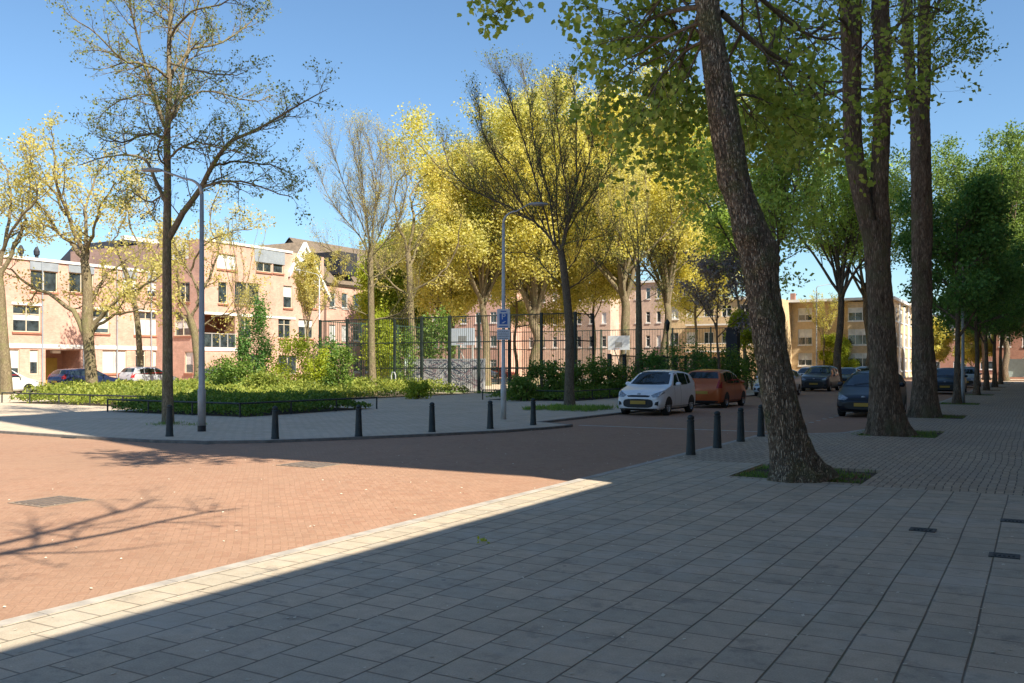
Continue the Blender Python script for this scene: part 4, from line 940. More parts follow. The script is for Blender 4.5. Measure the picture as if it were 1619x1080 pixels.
# planter rails
def rail(label, pts, H=.42, step=1.85, mat='iron'):
    P = [Vector((a, b, 0)) for a, b in pts]; m = P[0]; t = thing('planter_rail', label, 'rail', (m.x, m.y, 0)); org = (m.x, m.y, 0)
    q = MB()
    for a, b in zip(P, P[1:]): q.tube([a+Vector((0, 0, H)), b+Vector((0, 0, H))], .028, 8)
    q.obj('top_rail', M[mat], t, org)
    for a, b in zip(P, P[1:]):
        n = max(1, int((b-a).length/step))
        for i in range(n+1):
            p = a.lerp(b, i/n)
            if i == n and b is not P[-1]: continue
            q = MB(); q.tube([p, p+Vector((0, 0, H))], .028, 8); q.obj('post', M[mat], t, org)
rail('low black rail round the shaded planting in front of the big bare tree', [(-27.6, 20.3), (-21.1, 20.1), (-20.9, 26.5)])
rail('low rail round the sunlit planting at the far left', [(-38.2, 23.0), (-28.3, 22.9)])
rail('low black rail along the planting behind the parking sign pole', [(-22.3, 36.1), (-17.7, 36.2), (-17.7, 60)], .45)
# ---------------------------------------------------------------- foliage
RS = np.random.RandomState(7)
def leaf_mesh(name, P, size, mat, parent=None, origin=None, aspect=.62, droop=0., near=False, rs=RS, upbias=0.):
    P = np.asarray(P, dtype=np.float32); n = len(P)
    if n == 0: return None
    d = rs.normal(size=(n, 3)); d[:, 2] -= droop; d /= np.linalg.norm(d, axis=1)[:, None]
    nn = rs.normal(size=(n, 3)); nn[:, 2] += upbias; s = np.cross(d, nn); s /= np.linalg.norm(s, axis=1)[:, None]+1e-9
    up = np.cross(s, d); sz = (size*rs.uniform(.6, 1.3, size=n))[:, None]
    if near:
        tip = P+d*sz; q = [P, P+d*sz*.18+s*sz*.38-up*sz*.05, P+d*sz*.55+s*sz*.46-up*sz*.10, P+d*sz*.72+s*sz*.18, tip, P+d*sz*.72-s*sz*.18, P+d*sz*.55-s*sz*.46-up*sz*.10, P+d*sz*.18-s*sz*.38-up*sz*.05]
        V = np.stack(q, 1).reshape(-1, 3); b = (np.arange(n)*8)[:, None]
        Fc = np.concatenate([b+np.array([[0, 1, 2, 3]]), b+np.array([[0, 3, 4, 5]]), b+np.array([[0, 5, 6, 7]])], 0)
    else:
        q = [P, P+d*sz*.5+s*sz*aspect*.5+up*sz*.08, P+d*sz, P+d*sz*.5-s*sz*aspect*.5+up*sz*.08]
        V = np.stack(q, 1).reshape(-1, 3); Fc = (np.arange(n)*4)[:, None]+np.array([[0, 1, 2, 3]])
    return mesh_obj(name, V, Fc.astype(np.int32), mat, parent, origin)
class Tree:
    def __init__(s, seed): s.r = random.Random(seed); s.tb = {}; s.lv = []; s.rs = np.random.RandomState(seed)
    def tube(s, pts, rad, k, grp='branches'):
        s.tb.setdefault((grp, len(pts), k), []).append((pts, rad))
    def smooth(s, pts, n):      # Catmull-Rom resample
        P = [pts[0]]+list(pts)+[pts[-1]]; out = []
        m = len(pts)-1
        for i in range(n+1):
            u = i/n*m; k = min(int(u), m-1); f = u-k; a, b, c, d = P[k], P[k+1], P[k+2], P[k+3]
            out.append(.5*((2*b)+(c-a)*f+(2*a-5*b+4*c-d)*f*f+(3*b-a-3*c+d)*f**3))
        return out
    def limb(s, pts, r0, r1, lev, c, k=8, n=None, grp='branches', wob=.0, start=None, power=1.0, spawn=True):
        pts = [Vector(p) for p in pts]; n = n or max(6, len(pts)*3)
        q = s.smooth(pts, n)
        if wob:
            for i in range(1, len(q)): q[i] = q[i]+Vector((s.r.uniform(-wob, wob), s.r.uniform(-wob, wob), s.r.uniform(-wob, wob)))
        rad = [r0+(r1-r0)*(i/n)**power for i in range(n+1)]
        s.tube(q, rad, k, grp)
        if spawn: s.spawn(q, rad, lev, c, start)
        return q
    def spawn(s, pts, rad, lev, c, start=None):
        r = s.r; n = c['n'][lev]; st = c['start'] if start is None else start
        if isinstance(n, float):
            L = sum((pts[i+1]-pts[i]).length for i in range(len(pts)-1)); n = max(2, int(L*(1-st)*n))
        m = len(pts)-1
        for i in range(n):
            f = st+(1-st)*(i+r.random())/n; u = f*m; k = min(int(u), m-1); g = u-k
            p = pts[k].lerp(pts[k+1], g); d = (pts[k+1]-pts[k]).normalized(); rr = rad[k]+(rad[k+1]-rad[k])*g
            L = c['len'][lev-1]*(1-c['taper']*f)*r.uniform(.65, 1.2)
            a = math.radians(r.uniform(*c['ang'])); az = r.uniform(0, 2*math.pi)
            u1 = d.orthogonal().normalized(); v1 = d.cross(u1)
            dd = (d*math.cos(a)+(u1*math.cos(az)+v1*math.sin(az))*math.sin(a)); dd.z += c['up']; dd.z *= c.get('flat', 1); dd.normalize()
            s.grow(p, dd, L, min(rr*.62, c['rad'][lev-1]), lev-1, c)
    def grow(s, p, d, L, r0, lev, c):
        n = c['seg'][lev]; pts = [p]; j = c['jit']; r = s.r
        for i in range(n):
            d = Vector((d.x+r.uniform(-j, j), d.y+r.uniform(-j, j), d.z+r.uniform(-j, j)+c['trop'])); d.normalize(); p = p+d*(L/n); pts.append(p)
        rad = [r0*(1-.72*i/n) for i in range(n+1)]
        s.tube(pts, rad, 3 if lev == 0 else (4 if lev == 1 else 5))
        if lev == 0:
            for q in range(c['leaves']):
                f = r.uniform(.25, 1.08)*n; k = min(int(f), n-1); sp = c['spread']
                b = pts[k].lerp(pts[k+1], f-k); s.lv.append((b.x+r.gauss(0, sp), b.y+r.gauss(0, sp), b.z+r.gauss(0, sp)))
        else: s.spawn(pts, rad, lev, c)
    def build(s, name, label, cat, loc, bark, leafm, size, group=None, near=False, droop=0., aspect=.62):
        loc = (loc[0], loc[1], 0); t = thing(name, label, cat, loc, 0, group); o = np.array(loc, dtype=np.float32)
        grps = {}
        for (grp, n, k), lst in s.tb.items():
            P = np.array([[tuple(v) for v in a] for a, b in lst], dtype=np.float32); R = np.array([b for a, b in lst], dtype=np.float32); Mn = len(lst)
            T = np.empty_like(P); T[:, 1:-1] = P[:, 2:]-P[:, :-2]; T[:, 0] = P[:, 1]-P[:, 0]; T[:, -1] = P[:, -1]-P[:, -2]; T /= np.linalg.norm(T, axis=2)[..., None]+1e-9
            ref = np.where(np.abs(T[:, :1, 2:3]) > .8, np.array([1., .13, 0]), np.array([.1, .07, 1.])); ref = np.broadcast_to(ref, T.shape)
            U = np.cross(T, ref); U /= np.linalg.norm(U, axis=2)[..., None]+1e-9; Vv = np.cross(T, U)
            an = 2*np.pi*np.arange(k)/k
            ring = P[:, :, None]+(U[:, :, None]*np.cos(an)[None, None, :, None]+Vv[:, :, None]*np.sin(an)[None, None, :, None])*R[:, :, None, None]
            i, j = np.meshgrid(np.arange(n-1), np.arange(k), indexing='ij'); a = i*k+j; b = i*k+(j+1) % k
            f = np.stack([a, b, b+k, a+k], -1).reshape(-1, 4)
            Fc = (f[None]+(np.arange(Mn)*n*k)[:, None, None]).reshape(-1, 4)
            grps.setdefault(grp, []).append((ring.reshape(-1, 3), Fc))
        for grp, ls in grps.items():
            off = 0; VV = []; FF = []
            for v, f in ls: VV.append(v); FF.append(f+off); off += len(v)
            mesh_obj(grp, np.concatenate(VV), np.concatenate(FF).astype(np.int32), bark, t, loc, smooth=True)
        if s.lv and leafm: leaf_mesh('crown', s.lv, size, leafm, t, loc, aspect, droop, near, s.rs)
        s.t = t; return t
def solid_trunk(s_tree_loc, parent, path, rad, mat, name='trunk', sides=64, step=.05, flare=.55, knobs=(), lobes=7, seed=1, amp=.06, rough=.012, flare_h=.5):
    """a displaced bark surface following path"""
    T = Tree(seed); L = sum((Vector(path[i+1])-Vector(path[i])).length for i in range(len(path)-1)); n = int(L/step)
    q = T.smooth([Vector(p) for p in path], n); rr = T.smooth([Vector((r, 0, 0)) for r in rad], n)
    V = []; Fc = []; o = Vector((s_tree_loc[0], s_tree_loc[1], 0))
    for i, p in enumerate(q):
        t = (q[min(i+1, n)]-q[max(i-1, 0)]).normalized(); u = (Vector((1, 0, 0))-t*t.x).normalized(); v = t.cross(u)
        h = max(0, p.z)
        for j in range(sides):
            a = 2*math.pi*j/sides; d = u*math.cos(a)+v*math.sin(a); R = rr[i].x
            fl = math.exp(-h/flare_h)*flare
            lob = .5+.5*math.sin(a*lobes*.5+noise.noise(Vector((math.cos(a)*2, math.sin(a)*2, seed)))*5)
            R2 = R*(1+fl*(.35+.65*lob))
            w = noise.noise(Vector((d.x*1.2, d.y*1.2, h*.9+seed*7)))*amp*2+noise.noise(Vector((d.x*5, d.y*5, h*2.2+seed)))*amp*.9
            bark = noise.noise(Vector((d.x*14*R/.2, d.y*14*R/.2, h*5+seed*3)))
            R2 *= 1+w; R2 += rough*(abs(bark)*-2+.5)
            for (kz, ka, kr, ks) in knobs:
                da = (a-ka+math.pi) % (2*math.pi)-math.pi; e = ((h-kz)/ks)**2+(da*R/ks)**2; R2 += kr*math.exp(-e*1.5)*(1+.5*noise.noise(Vector((a*5, h*9, 0))))
            V.append(tuple(p+d*R2-o))
    for i in range(n):
        for j in range(sides):
            a = i*sides+j; b = i*sides+(j+1) % sides; Fc.append((a, b, b+sides, a+sides))
    return mesh_obj(name, V, np.array(Fc, dtype=np.int32), mat, parent, None, smooth=True)
B_DARK = m_bark('bark_dark', (.17, .13, .09), (.58, .46, .32), (.25, .25, .11), 1.7, 1.3, (.66, .60, .45))
B_DARK2 = m_bark('bark_furrowed', (.11, .078, .055), (.36, .27, .19), (.18, .165, .09), 1.0, 1.0)
B_MID = m_bark('bark_grey', (.16, .125, .075), (.34, .275, .18), (.19, .19, .09), 1.4, .6)
B_PALE = m_bark('bark_pale', (.17, .13, .075), (.32, .26, .16), (.20, .19, .08), 1.0, .7)
B_TWIG = m_bark('bark_twig', (.10, .08, .055), (.24, .19, .135), None, 2, .3)
L_BUD = m_leaf('leaf_bud_green', [(.15, .19, .04), (.26, .30, .07), (.36, .38, .10)], .5)
L_MID = m_leaf('leaf_mid_green', [(.10, .17, .04), (.17, .26, .06), (.24, .34, .09), (.13, .20, .05)], .45)
L_YEL = m_leaf('leaf_yellow', [(.52, .49, .10), (.67, .62, .22), (.77, .72, .32), (.54, .54, .16)], .6)
L_YEL2 = m_leaf('leaf_straw', [(.50, .44, .14), (.68, .60, .24), (.58, .55, .18)], .55)
L_GRN = m_leaf('leaf_fresh_green', [(.26, .38, .08), (.40, .54, .12), (.54, .66, .18), (.32, .46, .10)], .5)
L_NEAR = m_leaf('leaf_maple', [(.15, .22, .04), (.34, .44, .09), (.56, .64, .18), (.25, .35, .07)], .6)
L_DRK = m_leaf('leaf_dark_green', [(.07, .17, .04), (.13, .27, .06), (.20, .36, .09)], .35)
L_SHR = m_leaf('leaf_shrub', [(.08, .17, .03), (.15, .25, .04), (.24, .32, .07), (.11, .20, .035)], .4)
L_LIME = m_leaf('leaf_lime', [(.26, .33, .03), (.38, .44, .04), (.46, .50, .07)], .5)
L_PUR = m_leaf('leaf_purple', [(.16, .13, .15), (.30, .26, .31), (.42, .38, .44), (.17, .16, .12)], .35)
L_COV = m_leaf('leaf_cover', [(.13, .19, .03), (.27, .32, .05), (.40, .42, .09), (.19, .25, .04)], .4)
def LW(pts, Z, dz=None):
    return [W(x, y, Z+(dz[i] if dz else 0)) for i, (x, y) in enumerate(pts)]
# ---- leaning trunk in the foreground
c_near = dict(n={3: 8, 2: 5, 1: 3}, len={2: 1.7, 1: .8, 0: .35}, rad={2: .03, 1: .012, 0: .005}, seg={2: 6, 1: 4, 0: 2}, ang=(25, 65), up=-.05, trop=-.02, jit=.16, start=.15, taper=.35, leaves=7, spread=.07)
Z1 = 12.75; T1 = Tree(101)
path = [(1262, 765), (1256, 740), (1245, 690), (1228, 610), (1213, 520), (1202, 440), (1187, 365), (1165, 300), (1147, 200), (1134, 115), (1120, 20), (1108, -60), (1092, -160), (1085, -260)]
wid = [76, 66, 57, 53, 48, 49, 50, 45, 43, 40, 37, 34, 28, 20]
pw = LW(path, Z1); pr = [w*Z1/F/2 for w in wid]
def ld(a, b, n=5, Zs=Z1):     # limb described by pixel points and depth offsets
    return LW(a, Zs, [abs(x)*.7+.9*i/(len(b)-1) if a[-1][1] > -60 else x for i, x in enumerate(b)])
limbs1 = [([(1118, -20), (1080, -25), (1045, -5), (1020, 20)], [0, .2, .4, .5], .06), ([(1120, 10), (1075, 15), (1045, 24), (1015, 36), (1000, 45)], [0, -.3, -.8, -1.1, -1.3], .045), ([(1128, 60), (1085, 80), (1040, 130), (1020, 160)], [0, .5, .9, 1.1], .03),
    ([(1105, -80), (1000, -300), (900, -420), (780, -480), (640, -500)], [0, -.5, -1, -2, -3], .09), ([(1100, -120), (1030, -230), (950, -330), (860, -400)], [0, 1, 2, 3], .08),
    ([(1095, -150), (1150, -260), (1230, -330), (1300, -360)], [0, 0, -1, -2], .08), ([(1140, 20), (1190, 65), (1240, 98), (1285, 125), (1330, 130)], [0, .6, 1.2, 1.8, 2.2], .05), ([(1115, -40), (1180, -20), (1240, 30), (1290, 60), (1330, 60)], [0, .9, 1.8, 2.5, 3], .05), ([(1088, -230), (1070, -380), (1080, -520), (1060, -640)], [0, -1, -2, -3], .09), ([(1086, -240), (1000, -400), (900, -520), (800, -600)], [0, -1.5, -2.6, -3.2], .08), ([(1070, -500), (1000, -700), (900, -850)], [-1, -3, -4], .06), ([(1075, -560), (1090, -760), (1060, -950)], [-2, -3, -4], .06),
    ([(1140, 170), (1170, 150), (1210, 160), (1250, 190)], [0, .4, .8, 1.4], .022), ([(1095, -130), (980, -330), (860, -420), (700, -440)], [0, 1.5, 3, 4.2], .07), ([(1118, -10), (1090, 60), (1068, 130), (1050, 190)], [0, .5, .8, 1.0], .03), ([(1120, 30), (1050, 60), (1010, 85), (985, 95)], [0, .2, .8, 1.1], .03)]
c_sm = dict(c_near); c_sm.update(n={3: 10, 2: 3, 1: 2}, len={2: .34, 1: .2, 0: .12}, start=.8, leaves=3)
T1.limb(LW([(1105, -75), (1040, -150), (960, -190), (880, -165), (830, -95), (818, -5), (775, 22)], Z1, [0, .1, .3, .5, .7, .8, .8]), .05, .006, 3, c_sm, 6, n=16)
for a, b, r in limbs1: T1.limb(ld(a, b), r, .012, 3, c_near, 7)
base1 = (pw[1].x, pw[1].y)
t1_ = T1.build('leaning_tree', 'large leaning rough barked tree in the near pavement pit, nearest trunk to the camera', 'tree', base1, B_TWIG, L_NEAR, .10, near=True, droop=.5)
solid_trunk(base1, t1_, [(p.x, p.y, p.z) for p in pw], pr, B_DARK, sides=72, flare=.55, flare_h=.35, seed=3, amp=.10, rough=.02, lobes=6,
            knobs=[(3.5, 4.1, .07, .22), (3.35, 4.95, .07, .13), (3.1, .5, .07, .26), (2.95, 5.5, .07, .18), (1.27, 4.9, .055, .06), (1.22, 5.6, .04, .07), (5.7, 4.6, .06, .14), (5.0, 4.9, .035, .18), (4.2, 2.8, .05, .25), (2.2, .3, .03, .2), (.9, 1.2, .03, .2), (0, .6, .06, .20), (0, 4.2, .05, .16), (0, 5.3, .04, .12), (2.3, 4.6, .03, .1), (1.8, 5.3, .03, .12)])
# ---- forked trunks of the row
def big_tree(seed, Z, stem, sw, forks, limbs, name, label, bark, flare, seedk, ctw=None, leaf=L_NEAR, lsize=.12, lobes=7, flh=.4):
    T = Tree(seed); c = ctw or dict(n={3: 7, 2: 5, 1: 3}, len={2: 2.4, 1: 1.1, 0: .5}, rad={2: .04, 1: .015, 0: .006}, seg={2: 6, 1: 4, 0: 2}, ang=(25, 65), up=0, trop=.0, jit=.16, start=.15, taper=.35, leaves=7, spread=.13)
    p = LW(stem, Z); base = (p[0].x, p[0].y)
    for a, b, r in limbs: T.limb(LW(a, Z, b), r, .02, 3, c, 7)
    t = T.build(name, label, 'tree', base, B_TWIG, leaf, lsize)
    solid_trunk(base, t, p, [w*Z/F/2 for w in sw], bark, sides=56, flare=flare, flare_h=flh, seed=seedk, amp=.05, rough=.018, lobes=lobes)
    for f, fwid in forks: solid_trunk(base, t, LW(f, Z), [w*Z/F/2 for w in fwid], bark, sides=40, flare=0, seed=seedk+2, amp=.05, rough=.014, name='fork')
    return t
big_tree(202, 21.2, [(1405, 694), (1403, 680), (1400, 640), (1396, 560), (1391, 470), (1388, 410), (1385, 370), (1383, 350)], [56, 52, 46, 42, 38, 38, 37, 34],
    [([(1383, 400), (1374, 360), (1362, 310), (1350, 240), (1347, 170), (1346, 80), (1345, 0), (1338, -120), (1330, -240)], [26, 27, 27, 28, 27, 30, 33, 26, 16]), ([(1392, 400), (1394, 360), (1390, 300), (1393, 220), (1395, 150), (1395, 60), (1392, 0), (1398, -120), (1400, -240)], [28, 28, 27, 26, 25, 26, 26, 22, 14])],
    [([(1344, 10), (1320, -20), (1290, -30), (1240, -20), (1200, 0)], [0, -.6, -1.2, -1.8, -2.5], .09), ([(1338, 140), (1312, 148), (1285, 150), (1240, 130), (1200, 125)], [0, .5, 1, 1.6, 2], .05), ([(1345, 50), (1300, 60), (1260, 90), (1220, 110)], [0, 1.4, 2.5, 3.5], .05), ([(1400, 60), (1430, 30), (1460, 10), (1500, 20)], [0, 1, 2, 2.6], .05),
     ([(1335, -120), (1280, -160), (1220, -170), (1150, -150)], [0, 1, 2, 3], .09), ([(1340, -160), (1340, -280), (1320, -400)], [0, 1, 1.5], .1), ([(1400, -160), (1430, -280), (1440, -420)], [0, 1, 2], .1), ([(1395, -80), (1440, -160), (1500, -220)], [0, -1, -2], .08), ([(1346, 100), (1380, 60), (1420, 60)], [0, -.8, -1.5], .03), ([(1352, 235), (1330, 205), (1300, 200), (1270, 215)], [0, .8, 1.8, 2.4], .035), ([(1345, 60), (1330, 30), (1305, 40), (1270, 60), (1230, 60)], [0, -1, -1.6, -2.6, -3.4], .045)],
    'forked_tree', 'big tree dividing into two upright stems behind the leaning one, beside the black hatchback', B_DARK2, .55, 5)
big_tree(303, 28.3, [(1461, 664), (1461, 650), (1461, 600), (1458, 520), (1457, 440), (1458, 350), (1456, 260), (1455, 200), (1452, 165)], [42, 39, 35, 31, 29, 30, 30, 28, 26],
    [([(1449, 190), (1441, 150), (1438, 100), (1435, 50), (1434, 0), (1430, -100), (1425, -200)], [16, 16, 16, 16, 16, 13, 9]), ([(1458, 200), (1460, 150), (1461, 100), (1462, 50), (1461, 0), (1465, -100), (1470, -200)], [22, 20, 20, 19, 18, 14, 9])],
    [([(1440, 160), (1420, 155), (1405, 148), (1385, 142), (1360, 140)], [0, -.5, -1, -1.5, -2], .07), ([(1461, 60), (1478, 20), (1490, -20), (1500, -60)], [0, 0, .5, 1], .06), ([(1463, 90), (1485, 60), (1500, 50), (1512, 60)], [0, .6, 1.2, 1.6], .03), ([(1434, 20), (1415, -20), (1380, -60)], [0, 1, 2], .06), ([(1428, -120), (1400, -220), (1380, -300)], [0, 0, 1], .07), ([(1468, -120), (1500, -200), (1540, -240)], [0, 0, 1], .07), ([(1437, 80), (1410, 60), (1390, 40)], [0, .7, 1.4], .03), ([(1462, 130), (1480, 110), (1492, 105)], [0, .3, .7], .02)],
    'straight_tree', 'straight tall trunk right of the forked tree, splitting only near the top', B_DARK2, .4, 9,
    dict(n={3: 7, 2: 6, 1: 4}, len={2: 1.7, 1: .9, 0: .4}, rad={2: .03, 1: .012, 0: .006}, seg={2: 6, 1: 4, 0: 2}, ang=(25, 60), up=.05, trop=.02, jit=.16, start=.2, taper=.35, leaves=4, spread=.08), lsize=.13)
# ---- generic full tree
def auto_tree(seed, name, label, base, H, crown, trunk_r, bark, leaf, lsize, first=.35, nl=14, cfg=None, lean=(0, 0), group=None, k=10, forks=0, spreadang=(30, 55), limb_r=.5, near=False, wob=.12, limbs=None, up=0, kink=.0):
    T = Tree(seed); r = T.r; b = Vector((base[0], base[1], 0))
    c = dict(n={3: 8, 2: 6, 1: 4}, len={2: crown*.42, 1: crown*.22, 0: crown*.11}, rad={2: trunk_r*.14, 1: trunk_r*.06, 0: .008}, seg={2: 5, 1: 4, 0: 2}, ang=(25, 60), up=.15, trop=.03, jit=.16, start=.2, taper=.35, leaves=6, spread=.12)
    if cfg: c.update(cfg)
    hs = H*(.92 if not forks else first+.12)
    pts = [b+Vector((lean[0]*f*f+r.uniform(-wob, wob)*(f > 0), lean[1]*f*f+r.uniform(-wob, wob)*(f > 0), hs*f)) for f in (0, .12, .3, .5, .7, .85, 1)]
    pts[0].z = -.1
    path = T.smooth(pts, 26); rad = [trunk_r*(1+.5*math.exp(-max(0, p.z)/.5))*(1-(.86 if not forks else .35)*(i/26)) for i, p in enumerate(path)]
    T.tube(path, rad, k, 'trunk')
    for i in range(nl):
        f = (i+r.random()*.7)/nl; zf = first+(1-first)*f
        if forks: zf = first+.12*f*1.0
        idx = min(26, max(0, int(26*min(1, zf*H/hs)))) ; p = path[idx]
        az = i*2.4+r.uniform(-.4, .4); el = math.radians(90-r.uniform(*spreadang)) if not forks else math.radians(90-r.uniform(*spreadang)*(.25+.75*((i*7) % nl)/nl))
        Lb = crown*(1-.55*f if not forks else 1)*r.uniform(.8, 1.1)
        if forks: Lb = (H-p.z)/max(.55, math.sin(el))*r.uniform(.78, .98) if el > 1.0 else crown*r.uniform(.9, 1.1)/max(.3, math.cos(el))
        d = Vector((math.cos(az)*math.cos(el), math.sin(az)*math.cos(el), math.sin(el))); q = [p]; n = 7
        for s_ in range(n):
            d = Vector((d.x+r.uniform(-.13, .13)*(1+kink), d.y+r.uniform(-.13, .13)*(1+kink), d.z+r.uniform(-.1, .1)*(1+kink)+.045+up)).normalized(); q.append(q[-1]+d*Lb/n)
        r0 = min(rad[idx]*.7, trunk_r*limb_r*(1-.5*f))
        T.limb(q, r0, .012, 3, c, 6, n=9, start=c.get('lstart', .2))
    return T.build(name, label, 'tree', base, bark, leaf, lsize, group, near)
# ---- big bare tree on the left (hand placed limbs)
ZL = 24.9; TL = Tree(404)
cl = dict(n={3: 4.2, 2: 6, 1: 4}, len={2: 1.25, 1: .55, 0: .24}, rad={2: .018, 1: .009, 0: .0055}, seg={2: 6, 1: 4, 0: 2}, ang=(25, 65), up=.06, trop=.03, jit=.2, start=.12, taper=.45, leaves=2, spread=.025)
stem = [(266, 678), (265, 620), (265, 540), (264, 450), (264, 375), (265, 290), (264, 215), (268, 150), (267, 80), (271, 0), (272, -90), (268, -190)]
sw = [20, 17, 15, 14, 13, 11, 10.5, 8, 7, 6, 4.5, 2.5]
pL = LW(stem, ZL); path = TL.smooth(pL, 60); rl_ = [x.x for x in TL.smooth([Vector((w*ZL/F/2, 0, 0)) for w in sw], 60)]
TL.tube(path, rl_, 14, 'trunk'); TL.spawn(path[42:], rl_[42:], 3, cl)
for a, b, r0 in [([(267, 376), (290, 338), (318, 296), (345, 248), (368, 222), (420, 196), (470, 168), (520, 140)], [0, -.2, -.5, -.8, -1, -1.2, -1.5, -1.8], .095), ([(318, 298), (345, 288), (370, 286), (420, 298), (462, 314)], [-.5, -.8, -1.1, -1.7, -2], .045), ([(340, 262), (380, 256), (430, 262), (470, 280)], [-.8, .2, 1, 1.6], .035),
    ([(261, 318), (246, 285), (228, 252), (200, 244), (160, 250), (122, 262)], [0, .2, .5, .8, 1.2, 1.5], .06), ([(263, 206), (250, 172), (236, 142), (226, 112), (190, 92), (130, 60)], [0, .3, .6, .9, 1.4, 2], .05), ([(260, 200), (238, 130), (218, 60), (204, 0), (190, -60)], [0, -.3, -.7, -1.2, -1.6], .05), ([(271, 122), (298, 82), (340, 70), (380, 50), (412, 12)], [0, .4, .8, 1.3, 1.8], .045),
    ([(268, 125), (240, 106), (190, 92), (150, 52), (100, 18)], [0, -.6, -1.3, -1.9, -2.4], .04), ([(270, 190), (286, 135), (299, 70), (312, 0), (320, -70)], [0, .3, .6, 1, 1.4], .05), ([(262, 216), (232, 212), (190, 224), (152, 216)], [0, -.8, -1.8, -2.6], .04), ([(270, 190), (300, 150), (350, 148), (400, 160), (432, 150)], [0, 1, 1.9, 2.6, 3.2], .035), ([(267, 250), (300, 225), (340, 232), (390, 245)], [0, -1, -2, -3], .035),
    ([(263, 300), (235, 320), (205, 300), (180, 310)], [0, 1, 2, 3], .03), ([(268, 60), (300, 20), (350, 5), (400, -20)], [0, -.8, -1.6, -2.4], .035), ([(267, 40), (240, 10), (215, -40)], [0, .7, 1.3], .03), ([(265, 240), (262, 200), (272, 150), (290, 110)], [0, 1.4, 2.8, 3.6], .03), ([(265, 270), (250, 240), (270, 190), (260, 150)], [0, -1.4, -2.6, -3.6], .03), ([(270, 100), (330, 115), (385, 118)], [0, -1, -2], .03), ([(268, 160), (225, 150), (180, 165), (150, 190)], [0, 1.3, 2.2, 3], .03)]:
    TL.limb(LW(a, ZL, b), r0, .010, 3, cl, 7, n=14, wob=.03)
TL.build('bare_tree', 'big sparse tree with small buds rising tall before the shaded planting on the left', 'tree', (pL[1].x, pL[1].y), B_MID, L_BUD, .07)
# gnarled sunlit trees before the terrace
cg = dict(n={3: 6, 2: 6, 1: 4}, len={2: 2.2, 1: 1.0, 0: .42}, rad={2: .05, 1: .02, 0: .009}, seg={2: 7, 1: 4, 0: 2}, ang=(30, 75), up=.06, trop=.05, jit=.26, start=.15, taper=.35, leaves=5, spread=.18)
def gnarled(seed, label, Z, stem, sw, limbs, leaf=L_YEL2, ls=.17, bark=B_PALE, c=cg, trunkw=1, name='gnarled_tree'):
    T = Tree(seed); p = LW(stem, Z); wb_ = .02 if name == 'twiggy_tree' else .10; tk = 1 if name == 'twiggy_tree' else .80; q = T.smooth(p, 24); rr = [x.x for x in T.smooth([Vector((w*tk*Z/F/2, 0, 0)) for w in sw], 24)]; q[0].z = -.1
    T.tube(q, rr, 12, 'trunk')
    for a, b, r0 in limbs: T.limb(LW(a, Z, b), r0*(.58 if name == 'twiggy_tree' else .74), .012 if name == 'twiggy_tree' else .03, 3, c, 7, n=12, wob=wb_, power=.8)
    return T.build(name, label, 'tree', (p[0].x, p[0].y), bark, leaf, ls)
gnarled(501, 'gnarled sunlit plane tree with thick pale trunk before the pink terrace and blue estate car', 52, [(146, 622), (144, 590), (141, 550), (138, 510), (139, 470), (136, 430), (133, 410)], [27, 23, 21, 22, 20, 18, 15],
    [([(138, 545), (125, 508), (105, 482), (75, 465), (45, 448), (20, 428), (5, 425)], [0, 0, .5, 1, 1.5, 2, 2], .26), ([(142, 530), (158, 500), (190, 470), (230, 450), (255, 437)], [0, 0, -.5, -1, -1.5], .24), ([(140, 480), (160, 445), (180, 425), (220, 395)], [0, .5, 1, 1.5], .2), ([(134, 415), (118, 390), (95, 370), (70, 355), (50, 330)], [0, 0, 1, 2, 3], .2), ([(134, 412), (125, 380), (105, 340), (90, 290), (85, 240), (80, 210)], [0, 0, -1, -2, -2, -2], .22), ([(137, 410), (137, 370), (135, 330), (150, 280), (165, 240)], [0, 0, 0, 1, 2], .18), ([(138, 400), (150, 360), (160, 320), (185, 290)], [0, -1, -2, -3], .14), ([(150, 520), (180, 497), (220, 490), (240, 470)], [0, -1, -2, -2], .14), ([(105, 340), (80, 300), (50, 270), (35, 220)], [-1, 0, 1, 2], .12), ([(95, 370), (60, 320), (30, 290)], [1, 0, -1], .1)])
gnarled(502, 'pale gnarled tree cut by the left edge of the picture before the terrace', 50, [(10, 626), (9, 590), (5, 540), (2, 500), (0, 460), (-3, 430)], [25, 22, 20, 20, 18, 15],
    [([(0, 440), (15, 400), (35, 360), (45, 330), (52, 290)], [0, 0, 0, 1, 1], .2), ([(0, 420), (10, 370), (20, 320), (10, 270), (-10, 230)], [0, 0, 1, 1, 2], .16), ([(-2, 430), (-30, 380), (-50, 320), (-60, 250)], [0, 1, 1, 2], .18), ([(0, 400), (30, 350), (60, 300), (40, 240)], [0, -1, -2, -2], .12)])
gnarled(503, 'gnarled sunlit tree partly behind the tall grey lamp', 62, [(312, 612), (313, 580), (310, 550), (307, 525), (300, 500)], [18, 15, 14, 14, 12],
    [([(306, 522), (290, 500), (270, 495), (245, 480), (235, 470)], [0, 0, 1, 2, 2], .18), ([(301, 505), (315, 470), (300, 430), (290, 410), (295, 380)], [0, 0, 0, 0, 0], .16), ([(300, 500), (285, 470), (280, 430), (282, 400), (260, 360)], [0, 0, -1, -1, -2], .16), ([(310, 480), (330, 440), (345, 400), (330, 350), (345, 300)], [0, 0, 1, 2, 2], .14), ([(300, 430), (320, 390), (360, 370), (400, 360)], [0, -1, -2, -2], .1), ([(290, 420), (265, 380), (240, 340), (220, 300), (215, 260)], [0, 1, 1, 1, 1], .12), ([(306, 530), (340, 500), (370, 495), (400, 470)], [0, 0, -1, -1], .1)])
